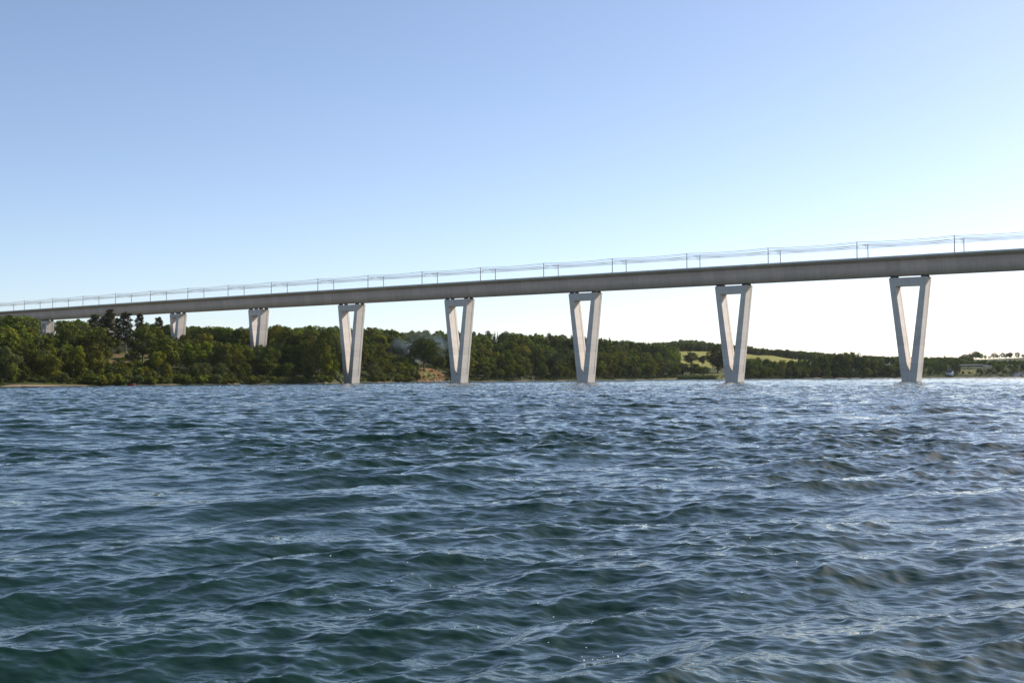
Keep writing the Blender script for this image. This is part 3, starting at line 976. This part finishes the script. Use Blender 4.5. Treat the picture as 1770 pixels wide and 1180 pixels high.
# the woods: trees scattered over the slopes
def wood(px0, px1, d0, d1, spacing, hmin, hmax, keys, reject=None, seed=0):
    rnd = random.Random(seed)
    cells = {}
    n = int((px1 - px0) / F * ((shore(px0) + shore(px1)) / 2 + (d0 + d1) / 2) * (d1 - d0) / spacing ** 2 * 3.5)
    for _ in range(n):
        px = rnd.uniform(px0, px1); d = d0 + (d1 - d0) * rnd.random()
        Y = float(shore(px)) + d
        if in_field(px, Y) or in_meadow(px, Y) or in_bank(px, Y) or in_scar(px, Y): continue
        if reject and reject(px, Y): continue
        x = float(tx(px)) * Y
        ck = (int(x // spacing), int(Y // spacing)); ok = True
        for i in (-1, 0, 1):
            for j in (-1, 0, 1):
                for (a, b) in cells.get((ck[0] + i, ck[1] + j), ()):
                    if (a - x) ** 2 + (b - Y) ** 2 < spacing ** 2: ok = False
        if not ok: continue
        cells.setdefault(ck, []).append((x, Y))
        h = rnd.uniform(hmin, hmax)
        if d < 25: h *= 0.75
        add_tree(rnd.choice(keys), px, Y, h, rnd.uniform(0.85, 1.2), rz=rnd.uniform(0, 6.28))


BROADS = [("broad", i) for i in range(9)] * 2 + [("young", 0), ("young", 1), ("willow", 0)]
DARKS = [("broad", 1), ("broad", 5), ("broad", 8), ("broad", 0), ("broad", 4)]


def near_bridge(px, Y):
    """keep crowns out of the girder and off the piers on the hill"""
    x = float(tx(px)) * Y
    for n in (5, 6, 7, 8):
        c = bp_(PIER_S[n], CV, 0)
        if math.hypot(x - c.x, Y - c.y) < 9: return True
    # sight line to the visible part of the piers and the deck underside
    return False


def rej_left(px, Y):
    if near_bridge(px, Y): return True
    if 180 < px < 262 and 700 < Y < 735 and random.random() < 0.5: return True
    if 150 < px < 285 and 795 < Y < 850: return True
    if 660 < px < 800 and Y < 1090: return True
    if 575 < px < 640 and Y < 850: return True
    return False


def cap_height():
    """trees in front of the hill piers and girder stay below the line the photo shows them at"""
    sky_px = [-200, 0, 30, 60, 85, 105, 140, 165, 190, 240, 290, 330, 380, 430, 480, 530, 580, 640, 700, 760, 830, 900, 960, 1020, 1080, 1130, 1165, 1200, 1300, 1400, 1560, 1600, 1655, 1670, 1790, 1900]
    sky_y = [545, 546, 545, 548, 552, 553, 553, 553, 553, 555, 560, 563, 565, 564, 563, 562, 561, 567, 570, 571, 573, 576, 578, 583, 586, 590, 596, 600, 608, 612, 618, 620, 621, 623, 624, 624]
    foot_px = [50, 66, 68, 95, 98, 180, 286, 291, 325, 330, 425, 430, 465, 470]
    for t in TREES:
        if t["key"][0] in ("pine", "oak", "bush") or t["label"] or t.get("fixed"): continue
        if t["Y"] > 2200: continue
        lim = np.interp(t["px"], sky_px, sky_y)
        w = t["h"] * 0.36 / t["Y"] * F
        for n, (a, b, yf) in {8: (68, 94, 578), 6: (291, 325, 581), 5: (429, 466, 598)}.items():
            if t["px"] + w * 0.8 > a and t["px"] - w * 0.8 < b and t["Y"] < bp_(PIER_S[n], CV, 0).y: lim = max(lim, yf - 3 + random.uniform(-2, 4))
        if 178 < t["px"] < 270 and t["Y"] < 745: lim = max(lim, 629 + random.uniform(0, 8))
        if 1656 < t["px"] < 1718 and t["Y"] < 1752: lim = max(lim, 636.5)
        zt = at(t["px"], lim + random.uniform(-2.5, 6), t["Y"]).z
        if t["z"] + t["h"] > zt: t["h"] = zt - t["z"]
    TREES[:] = [t for t in TREES if t["h"] > 2.2]


wood(-130, 690, 6, 330, 10.4, 11, 22, BROADS, rej_left, 1)
wood(645, 724, 3, 120, 5.0, 4, 8, [("bush", 0), ("bush", 3), ("broad", 2), ("broad", 4), ("bush", 1)], None, 31)
wood(684, 722, 75, 150, 8, 10, 15, DARKS, lambda px, Y: Y < 1050, 32)
wood(745, 800, 45, 110, 9, 9, 15, DARKS, None, 33)
rn_ = random.Random(8)
for q_ in range(70):
    px_ = rn_.uniform(150, 715); d_ = rn_.uniform(1.5, 6)
    if 575 < px_ < 640 or 478 < px_ < 518: continue
    add_tree(("bush", rn_.choice([0, 3, 3, 1])), px_, float(shore(px_)) + d_, rn_.uniform(2.5, 5.5), 1.3)
for q_ in range(26): add_tree((rn_.choice(["bush"]), rn_.choice([0, 1, 3])), rn_.uniform(186, 264), rn_.uniform(742, 806), rn_.uniform(1.6, 3.6), 1.2)
wood(150, 262, 5, 95, 6.5, 3.0, 5.5, [("bush", 0), ("bush", 3), ("bush", 1)], None, 34)
for px_ in (176, 184, 192, 199, 207, 214, 222, 232): add_tree_px(("broad", random.choice([1, 5, 8])), px_, 600, 557 + random.uniform(-2, 4), random.uniform(865, 930), 1.05)
wood(-130, 640, 330, 560, 11, 13, 18, BROADS, rej_left, 2)
wood(640, 800, 90, 480, 10.5, 13, 19, DARKS + BROADS, rej_left, 3)
wood(790, 1170, 5, 130, 10.5, 11, 23, BROADS, rej_left, 4)
wood(790, 1170, 130, 420, 11.5, 12, 23, BROADS + [("spruce", 0), ("spruce", 1)], None, 5)
wood(1010, 1130, 200, 330, 7.5, 16, 22, [("spruce", 0), ("spruce", 1), ("spruce", 2)], None, 6)
wood(1286, 1580, 10, 90, 11, 13, 20, BROADS, lambda px, Y: Y - float(shore(px)) > 70 and px > 1490, 7)
wood(1590, 1860, 10, 70, 9, 6, 12, BROADS, lambda px, Y: 1628 < px < 1656 and Y < 1640 or 1745 < px < 1800 and Y < float(shore(px)) + 24, 8)
wood(1590, 1860, 85, 420, 13, 10, 15, BROADS, lambda px, Y: 1660 < px < 1716 and Y < 1762, 9)
wood(1400, 1600, 420, 640, 14, 12, 16, BROADS, None, 10)
cap_height()

# far woods on the ridges, beyond the fields
FAR = []
def far_wood(px0, px1, y0, y1, spacing, hmin, hmax, conifer, seed):
    rnd = random.Random(seed)
    n = int((px1 - px0) / F * (y0 + y1) / 2 * (y1 - y0) / spacing ** 2 * 1.1)
    for _ in range(n):
        px = rnd.uniform(px0, px1); Y = rnd.uniform(y0, y1)
        if in_field(px, Y): continue
        k = ("spruce", rnd.randrange(3)) if rnd.random() < conifer else ("broad", rnd.randrange(9))
        FAR.append(dict(key=k, px=px, Y=Y, x=float(tx(px)) * Y, z=float(ground(px, Y)), h=rnd.uniform(hmin, hmax), wide=rnd.uniform(0.9, 1.2), label=None, rz=rnd.uniform(0, 6.28)))


far_wood(1040, 1300, 1975, 3050, 16, 13, 17, 0.1, 21)
far_wood(1290, 1420, 1980, 2750, 15, 11, 16, 0.35, 22)
far_wood(1400, 1560, 2050, 2720, 16, 11, 15, 0.15, 23)
far_wood(1540, 1680, 1990, 2400, 14, 9, 13, 0.05, 24)
far_wood(1640, 1850, 2110, 2250, 13, 3.5, 5.5, 0.0, 25)
far_wood(-60, 640, 1150, 1300, 13, 12, 15, 0.0, 26)


def visible_area(trees):
    """how many photo pixels each tree would show, nearest first"""
    buf = np.zeros((1180, 1770), bool)
    area = np.zeros(len(trees))
    inv = cam.matrix_world.inverted()
    for i in sorted(range(len(trees)), key=lambda q: trees[q]["Y"]):
        t = trees[i]; pr = PROTO[t["key"]]
        c = inv @ Vector((t["x"], t["Y"], t["z"] + t["h"] * 0.55))
        u = 885 + F * c.x / -c.z; v = 590 - F * c.y / -c.z
        ry = t["h"] * 0.46 * F / t["Y"]; rx = pr["rad"] / pr["h"] * t["h"] * t["wide"] * F / t["Y"] * (0.55 if pr["kind"] == 'spruce' else 0.95)
        x0, x1, y0, y1 = int(max(0, u - rx)), int(min(1770, u + rx + 1)), int(max(0, v - ry)), int(min(1180, v + ry + 1))
        if x1 <= x0 or y1 <= y0: continue
        yy, xx = np.mgrid[y0:y1, x0:x1]
        m = ((xx - u) / max(rx, .5)) ** 2 + ((yy - v) / max(ry, .5)) ** 2 < 1
        sub = buf[y0:y1, x0:x1]
        area[i] = (m & ~sub).sum()
        sub |= m
    return area


ALL = TREES + FAR
AREA = visible_area(ALL)
for t_, a_ in zip(ALL, AREA): t_["area"] = a_
def is_broad(t): return t["key"][0] in ("broad", "oak", "young", "willow")
broad = sorted([t for t in ALL if is_broad(t)], key=lambda t: (-(t["label"] is not None), -t["area"]))
single = [t for t in broad[:300] if t["area"] > 3 or t["label"]]
con = [t for t in ALL if not is_broad(t)]
con.sort(key=lambda t: (-(t["label"] is not None), -t["area"]))
single += [t for t in con[:170] if t["area"] > 3 or t["label"]]
_ids = {id(t) for t in single}
rest = [t for t in ALL if id(t) not in _ids and (t["area"] > 0 or t["px"] < 10 or t["px"] > 1750)]
print("trees", len(ALL), "single", len(single), "merged", len(rest), "smallest single", min(t["area"] for t in single))

KIND_NAME = {"broad": ("broadleaf_tree", "tree"), "oak": ("oak_tree", "oak"), "young": ("young_tree", "tree"), "willow": ("willow_tree", "willow"),
             "spruce": ("spruce_tree", "spruce"), "pine": ("pine_tree", "pine"), "bush": ("bush", "bush")}


def place_words(px, pos=False):
    marks = [(15, "the start of the sand beach"), (55, "the orange sand scar"), (83, "the shortest hill pier"), (125, "the end of the sand beach"), (165, "the first pine"), (215, "the grassy clearing"), (309, "the two-legged pier"), (375, "the gap past the two-legged pier"),
             (447, "the pier footed in treetops"), (500, "the green reed bed"), (555, "the point before the wood-edge pier"), (607, "the wood-edge water pier"), (665, "the wood near the smoke"), (715, "the drifting smoke"), (737, "the lone oak"), (794, "the pier by the brown bank"), (866, "the small bright shore tree"),
             (915, "the mooring posts"), (970, "the deep bay wood"), (1013, "the middle water pier"), (1075, "the tall yellowish tree"), (1120, "the round meadow tree"), (1165, "the meadow bush"), (1205, "the golden field"), (1270, "the second water pier"), (1335, "the golden field strip"), (1400, "the end of the field strip"), (1465, "the tallest shore clump"),
             (1530, "the low straw field"), (1574, "the outermost water pier"), (1641, "the white cottage"), (1700, "the white vans"), (1765, "the beach huts")]
    return min(marks, key=lambda m: abs(m[0] - px))[0 if pos else 1]


def tree_label(t):
    pr = PROTO[t["key"]]
    m = pr["mat"].name
    col = {"broadleaf_foliage": "green", "dark_foliage": "dark green", "bright_foliage": "bright yellow-green", "greyish_foliage": "grey-green", "needle_foliage": "dark"}[m]
    kind = KIND_NAME[t["key"][0]][1]
    if kind == "tree": kind = "broadleaf"
    size = "small" if t["h"] < 9.5 else ("big" if t["h"] > 17 else "")
    wide = "wide" if t["wide"] > 1.1 else ("narrow" if t["wide"] < 0.9 else "round")
    d = t["Y"] - float(shore(t["px"]))
    row = "at the waterline" if d < 30 else ("low on the slope" if d < 110 else ("halfway up the slope" if d < 230 else ("high on the hill" if d < 500 else "on the distant ridge")))
    return f"{size + ' ' if size else ''}{wide} {col} {kind} {row}, by {place_words(t['px'])}"


def tree_group(t):
    px = place_words(t["px"], True)
    nm = {"spruce": "spruces", "pine": "pines", "bush": "bushes"}.get(t["key"][0], "trees")
    where = "wooded hill by the short piers" if px < 480 else ("wooded point behind the wood-edge pier" if px < 690 else ("dense wood across the bay" if px < 1170 else ("woods round the golden fields" if px < 1580 else "wooded shore by the white cottage")))
    return f"{nm} of the {where}"


for t in single:
    pr = PROTO[t["key"]]
    nm, cat = KIND_NAME[t["key"][0]]
    root = empty(nm, (t["x"], t["Y"], t["z"] - 0.25), t["rz"])
    s = t["h"] / pr["h"]
    root.scale = (s * t["wide"], s * t["wide"], s)
    c = obj("crown", pr["crown"], root)
    obj("trunk", pr["trunk"], root)
    tag(root, t["label"] or tree_label(t), cat, tree_group(t))


def merged(name, trees, nleaf, label, size_k=1.6):
    """the rest of the wood, nobody could count it: one object per material, leaf sprays only a little larger"""
    bymat = {}
    rng = np.random.default_rng(77)
    for t in trees:
        pr = PROTO[t["key"]]
        n = len(pr["P"]); k = min(n, nleaf)
        sel = rng.choice(n, k, replace=False)
        s = t["h"] / pr["h"]; c, q = math.cos(t["rz"]), math.sin(t["rz"])
        P = pr["P"][sel] * np.array([s * t["wide"], s * t["wide"], s]); D = pr["D"][sel]
        Rm = np.array([[c, -q, 0], [q, c, 0], [0, 0, 1]])
        P = P @ Rm.T + np.array([t["x"], t["Y"], t["z"] - 0.25]); D = D @ Rm.T
        V = leaf_faces(P, D, pr["size"] * s * size_k, rng)
        tint = np.clip(rng.uniform(0, 1, k) * 0.6 + rng.uniform(0, 0.9), 0, 1.6)
        bymat.setdefault(pr["mat"].name, [[], []])
        bymat[pr["mat"].name][0].append(V); bymat[pr["mat"].name][1].append(tint)
    mats = list(bymat)
    V = np.concatenate([np.concatenate(bymat[m][0]) for m in mats])
    T = np.concatenate([np.concatenate(bymat[m][1]) for m in mats]).astype(np.float32)
    cnt = [sum(len(x) for x in bymat[m][1]) for m in mats]
    me = mesh_np(name, V, np.arange(len(V)).reshape(-1, 4))
    for m in mats: me.materials.append(bpy.data.materials[m])
    me.polygons.foreach_set("material_index", np.repeat(np.arange(len(mats)), cnt).astype(np.int32))
    a = me.attributes.new("tint", 'FLOAT', 'FACE'); a.data.foreach_set("value", T)
    tag(obj(name, me), label, "woodland", kind="stuff")


merged("woodland", [t for t in rest if t["Y"] < 1960], 1500, "remaining massed trees filling the wooded slopes behind the shore", 1.75)
merged("distant_woodland", [t for t in rest if t["Y"] >= 1960], 420, "massed trees on the far ridges beyond the fields", 3.0)


# ground cover under the trees along the shore and in the clearing
def undergrowth():
    rng = np.random.default_rng(31)
    px = rng.uniform(-40, 1800, 9000); d = rng.uniform(4, 120, 9000) ** 1.0
    Y = shore(px) + d
    ok = ~((in_bank(px, Y) & (rng.random(9000) < 0.6)) | in_field(px, Y) | in_scar(px, Y)) & ~(in_meadow(px, Y) & (rng.random(9000) < np.where(px < 300, 0.25, 0.85)))
    wide = np.interp(px, [0, 10, 30, 150, 165, 290, 340, 520, 600, 1800], [5, 9, 11, 9, 5, 5, 8, 7, 6, 6])
    ok &= d > wide
    px, Y = px[ok], Y[ok]
    X = tx(px) * Y; Z = ground(px, Y)
    P, D = [], []
    for k in range(16):
        n = len(px); r = rng.uniform(0.5, 1.5, n)
        dd = rng.normal(0, 1, (n, 3)); dd[:, 2] = np.abs(dd[:, 2]) + 0.2; dd /= np.linalg.norm(dd, axis=1)[:, None]
        P.append(np.stack([X, Y, Z], 1) + dd * r[:, None] * np.array([1.2, 1.2, 1.0])); D.append(dd)
    P = np.concatenate(P); D = np.concatenate(D)
    me = crown_mesh("undergrowth", P, D, 0.75, rng, M_LEAF_DARK)
    tag(obj("undergrowth", me), "low scrub covering the ground between the trees", "undergrowth", kind="stuff")


undergrowth()


def reeds(name, px0, px1, d0, d1, n, h, label, seed):
    rng = np.random.default_rng(seed)
    px = rng.uniform(px0, px1, n); Y = shore(px) + rng.uniform(d0, d1, n)
    edge = np.minimum(px - px0, px1 - px) / (px1 - px0) * 5
    hh = h * rng.uniform(0.6, 1.1, n) * np.clip(0.35 + edge, 0, 1)
    X = tx(px) * Y; Z = np.maximum(ground(px, Y), -0.2)
    w = 0.09; th = rng.uniform(0, 3.14, n); lx = rng.normal(0, 0.2, n); ly = rng.normal(0, 0.2, n)
    a = np.stack([X - w * np.cos(th), Y - w * np.sin(th), Z], 1); b = np.stack([X + w * np.cos(th), Y + w * np.sin(th), Z], 1)
    c = np.stack([X + lx + w * .5, Y + ly, Z + hh], 1); d = np.stack([X + lx - w * .5, Y + ly, Z + hh], 1)
    V = np.stack([a, b, c, d], 1).reshape(-1, 3)
    me = mesh_np(name, V, np.arange(4 * n).reshape(-1, 4), M_LEAF_GREY)
    at_ = me.attributes.new("tint", 'FLOAT', 'FACE'); at_.data.foreach_set("value", rng.uniform(0, 1.4, n).astype(np.float32))
    tag(obj(name, me), label, "reeds", kind="stuff")


reeds("reeds", 478, 518, 1, 9, 5000, 3.0, "green reed bed at the waterline past the treetop pier", 1)
reeds("reeds", 1170, 1238, 1, 22, 9000, 3.2, "long green reed bed along the shore meadow", 2)
reeds("reeds", 1330, 1375, 1, 6, 2500, 2.4, "thin reed fringe under the golden field strip", 3)
reeds("reeds", 1420, 1440, 1, 6, 1500, 2.4, "short reed fringe below the tallest shore clump", 4)
reeds("reeds", 768, 790, 2, 10, 1800, 2.0, "grassy tufts at the foot of the brown bank", 5)


# ------------------------------------------------------------------ small things on the shore
def house(px, Y, w, d, h, rh, rz, label, wall, roof, name="cottage", cat="cottage", group=None, chimney=False):
    x = float(tx(px)) * Y; z = float(ground(px, Y))
    root = empty(name, (x, Y, z), rz)
    tag(root, label, cat, group)
    m = MB()
    m.add([(-w/2, -d/2, -1), (w/2, -d/2, -1), (w/2, d/2, -1), (-w/2, d/2, -1), (-w/2, -d/2, h), (w/2, -d/2, h), (w/2, d/2, h), (-w/2, d/2, h), (0, -d/2, h + rh), (0, d/2, h + rh)],
          [(0, 1, 5, 8, 4), (1, 2, 6, 5), (2, 3, 7, 9, 6), (3, 0, 4, 7), (0, 3, 2, 1), (5, 6, 9, 8), (4, 8, 9, 7)])
    m.build("wall", wall, root)
    e = 0.4; k = rh / (w / 2)
    m = MB()
    for sg in (-1, 1):
        pr = [(sg * (w/2 + e), h - e * k + 0.03), (0, h + rh + 0.03), (0, h + rh + 0.28), (sg * (w/2 + e), h - e * k + 0.28)]
        m.loft([[(u, yy, zz) for u, zz in pr] for yy in (-d/2 - e, d/2 + e)])
    rf = m.build("roof", roof, root)
    if chimney:
        m = MB(); m.box(w*0.12, w*0.12 + 0.9, -0.5, 0.5, h + rh*0.6, h + rh + 1.6); m.build("chimney", M_WHITE, rf)
    for sx_ in (-0.27, 0.27):
        m = MB(); m.box(w*sx_ - 0.6, w*sx_ + 0.6, -d/2 - 0.05, -d/2 - 0.003, 0.9, 2.1); m.build("window", M_GLASS, root)
    m = MB(); m.box(-0.5, 0.5, -d/2 - 0.06, -d/2 - 0.003, 0.0, 2.1); m.build("door", M_WOOD, root)
    return root


house(1641.5, 1624, 8.5, 7, 3.2, 2.8, 0.9, "white shoreside cottage with grey roof under the bushy tree", M_WHITE, M_GREYROOF, chimney=True)
for k_, (px_, dY_, w_, lab_) in enumerate(((1752.5, 9, 4.2, "white beach hut nearest the water, lowest of the hut row"), (1757.5, 14, 4.6, "white beach hut second along the hut row"),
                                          (1764, 19, 5.0, "white beach hut higher up behind its neighbours"), (1768.5, 12, 4.2, "white beach hut at the picture-edge end of the row"))):
    house(px_, float(shore(px_)) + dY_, w_, 4.5, 2.3, 1.3, 0.5 + 0.15 * k_, lab_, M_WHITE, M_GREYROOF, "beach_hut", "beach hut", "white beach huts at the shore")
house(1677, 1752, 4.5, 34, 2.4, 0.8, math.pi / 2, "long low grey shed on the slope above the shore", M_GREYWALL, M_GREYROOF, "shed", "shed")


def van(px, Y, L, label, rz):
    x = float(tx(px)) * Y; z = float(ground(px, Y))
    root = empty("parked_van", (x, Y, z), rz); tag(root, label, "van", "white vans parked on the slope")
    m = MB()
    prof = [(-L/2, .45), (L/2 - .1, .45), (L/2, .9), (L/2 - .15, 1.3), (L/2 - .9, 1.55), (L/2 - 1.5, 2.5), (-L/2 + .1, 2.6), (-L/2, 2.4)]
    m.loft([[(u, yy, zz) for u, zz in prof] for yy in (-1.0, 1.0)]); m.build("body", M_WHITE, root)
    for yy in (-1.01, 0.995):
        m = MB(); m.box(L/2 - 2.4, L/2 - 1.55, yy, yy + 0.015, 1.6, 2.2); m.build("window", M_GLASS, root)
    for uu in (-L/2 + 1.1, L/2 - 1.1):
        for yy in (-0.98, 0.78):
            m = MB(); m.tube([(uu, yy - .02, .38), (uu, yy + .22, .38)], 0.38, 12); m.build("wheel", M_TYRE, root)


van(1695, 1757, 6.4, "white van parked beside the end of the long grey shed", 0.1)
van(1702, 1757, 5.6, "white van parked between another van and a gap of trees", -0.05)
van(1710.5, 1762, 3.9, "shortest white van, standing apart at the tree edge", 0.15)


def rowing_boat():
    p = at(227, 666.4, float(shore(227)) - 2.0)
    root = empty("rowing_boat", (p.x, p.y, 0.0), 0.3)
    tag(root, "small red rowing boat at the shaded waterline under overhanging trees", "rowing boat")
    m = MB(); rings = []
    for f in np.linspace(-1, 1, 9):
        w = 0.72 * (1 - abs(f) ** 2.4) + 0.03; k = 0.32 * f * f
        rings.append([(f * 2.1, -w, 0.62 + k), (f * 2.1, -w * 0.7, 0.05 + k * .6), (f * 2.1, 0, -0.12 + k * .8), (f * 2.1, w * 0.7, 0.05 + k * .6), (f * 2.1, w, 0.62 + k), (f * 2.1, w * .86, 0.60 + k), (f * 2.1, 0, 0.12 + k), (f * 2.1, -w * .86, 0.60 + k)])
    m.loft(rings); m.build("hull", M_RED, root)
    for u in (-0.8, 0.5):
        m = MB(); m.box(u - .14, u + .14, -0.56, 0.56, 0.42, 0.47); m.build("seat", M_WOOD, root)
    m = MB(); m.box(0.9, 2.0, -0.3, 0.3, 0.66, 0.95); m.build("bow_cover", M_WHITE, root)


rowing_boat()
for k_, (px_, h_, lab_) in enumerate(((900.5, 3.6, "pale mooring post, first and standing a little apart"), (903, 3.7, "pale mooring post close beside the first one"),
                                      (920, 4.4, "tallest pale mooring post at the wood's waterline"), (922.5, 2.9, "short pale mooring post next to the tallest one"))):
    Y_ = float(shore(px_)) - 1.0
    root_ = empty("mooring_post", (float(tx(px_)) * Y_, Y_, 0)); tag(root_, lab_, "mooring post", "mooring posts at the wood's waterline")
    m_ = MB(); m_.tube([(0, 0, -1.5), (0.03, 0, h_ * .5), (0.06, 0.02, h_)], [0.24, 0.22, 0.19], 8); m_.build("post", M_WOOD, root_)
    m_ = MB(); m_.tube([(0.06, 0.02, h_ + .003), (0.06, 0.02, h_ + 0.12)], [0.22, 0.08], 8); m_.build("cap", M_WHITE, root_)


def rock_mesh(seed):
    rng = np.random.default_rng(seed)
    bm = bmesh.new(); bmesh.ops.create_icosphere(bm, subdivisions=2, radius=1.0)
    for v in bm.verts:
        c = v.co; k = 1 + 0.22 * math.sin(c.x * 3 + seed) * math.cos(c.y * 4 + seed * 2) + rng.uniform(-0.09, 0.09)
        v.co = Vector((c.x * k * 1.25, c.y * k, c.z * k * 0.7))
    me = bpy.data.meshes.new("shore_rock"); bm.to_mesh(me); bm.free(); me.materials.append(M_ROCK)
    return me


ROCKS = [rock_mesh(i) for i in range(4)]
rnd_ = random.Random(4)
for k_, px_ in enumerate([717, 724, 731, 739, 746, 751, 755, 760, 764, 768, 771, 775, 779, 783, 786, 790]):
    Y_ = float(shore(px_)) + rnd_.uniform(-1.5, 2.5)
    o_ = obj("shore_rock", ROCKS[k_ % 4]); o_.location = (float(tx(px_)) * Y_, Y_, float(ground(px_, Y_)) + 0.15)
    s_ = rnd_.uniform(0.55, 1.15); o_.scale = (s_, s_, s_); o_.rotation_euler = (0, 0, rnd_.uniform(0, 6))
    tag(o_, "grey shore boulder in the rubble line at the foot of the brown bank", "boulder", "boulders at the foot of the brown bank")


# ------------------------------------------------------------------ drifting smoke behind the lone oak
def smoke():
    c = at(726, 600, 1052)
    bm = bmesh.new(); bmesh.ops.create_icosphere(bm, subdivisions=3, radius=1.0)
    for v in bm.verts: v.co = Vector((v.co.x * 28, v.co.y * 10, v.co.z * 16 + v.co.x * 3.0))
    me = bpy.data.meshes.new("smoke"); bm.to_mesh(me); bm.free()
    m = bpy.data.materials.new("smoke"); m.use_nodes = True; t = m.node_tree
    for n in list(t.nodes):
        if n.type != 'OUTPUT_MATERIAL': t.nodes.remove(n)
    pv = N(t, "ShaderNodeVolumePrincipled")
    pv.inputs["Color"].default_value = (0.58, 0.76, 1.0, 1)
    tc = N(t, "ShaderNodeTexCoord")
    nz = N(t, "ShaderNodeTexNoise"); nz.inputs["Scale"].default_value = 0.09; nz.inputs["Detail"].default_value = 4; nz.inputs["Distortion"].default_value = 0.8
    t.links.new(tc.outputs["Object"], nz.inputs["Vector"])
    mp = N(t, "ShaderNodeMapping"); mp.inputs["Scale"].default_value = (1 / 28, 1 / 10, 1 / 16); mp.vector_type = 'POINT'
    t.links.new(tc.outputs["Object"], mp.inputs["Vector"])
    ln = N(t, "ShaderNodeVectorMath", operation='LENGTH'); t.links.new(mp.outputs[0], ln.inputs[0])
    fo = N(t, "ShaderNodeMapRange"); fo.inputs[1].default_value = 0.2; fo.inputs[2].default_value = 0.98; fo.inputs[3].default_value = 1; fo.inputs[4].default_value = 0
    t.links.new(ln.outputs["Value"], fo.inputs[0])
    r = ramp(t, nz.outputs["Fac"], [(0.42, 0.0), (0.66, 1.0)])
    mu = N(t, "ShaderNodeMath", operation='MULTIPLY'); t.links.new(r.outputs[0], mu.inputs[0]); t.links.new(fo.outputs[0], mu.inputs[1])
    m2 = N(t, "ShaderNodeMath", operation='MULTIPLY'); m2.inputs[1].default_value = 0.075; t.links.new(mu.outputs[0], m2.inputs[0])
    t.links.new(m2.outputs[0], pv.inputs["Density"])
    t.links.new(pv.outputs[0], t.nodes["Material Output"].inputs["Volume"])
    me.materials.append(m)
    tag(obj("smoke", me, None, c), "thin blue smoke drifting behind the lone oak", "smoke", kind="stuff")


smoke()


# ------------------------------------------------------------------ thin summer haze over the whole fjord
def haze():
    m = bpy.data.materials.new("haze"); m.use_nodes = True; t = m.node_tree
    for n in list(t.nodes):
        if n.type != 'OUTPUT_MATERIAL': t.nodes.remove(n)
    pv = N(t, "ShaderNodeVolumePrincipled")
    pv.inputs["Color"].default_value = (0.86, 0.91, 0.97, 1)
    pv.inputs["Density"].default_value = 1.5e-5
    pv.inputs["Anisotropy"].default_value = 0.2
    t.links.new(pv.outputs[0], t.nodes["Material Output"].inputs["Volume"])
    b = MB(); b.box(-7600, 7600, -400, 7600, -8.0, 135.0)
    tag(b.build("haze", m), "faint pale summer haze over the fjord", "haze", kind="stuff")


haze()
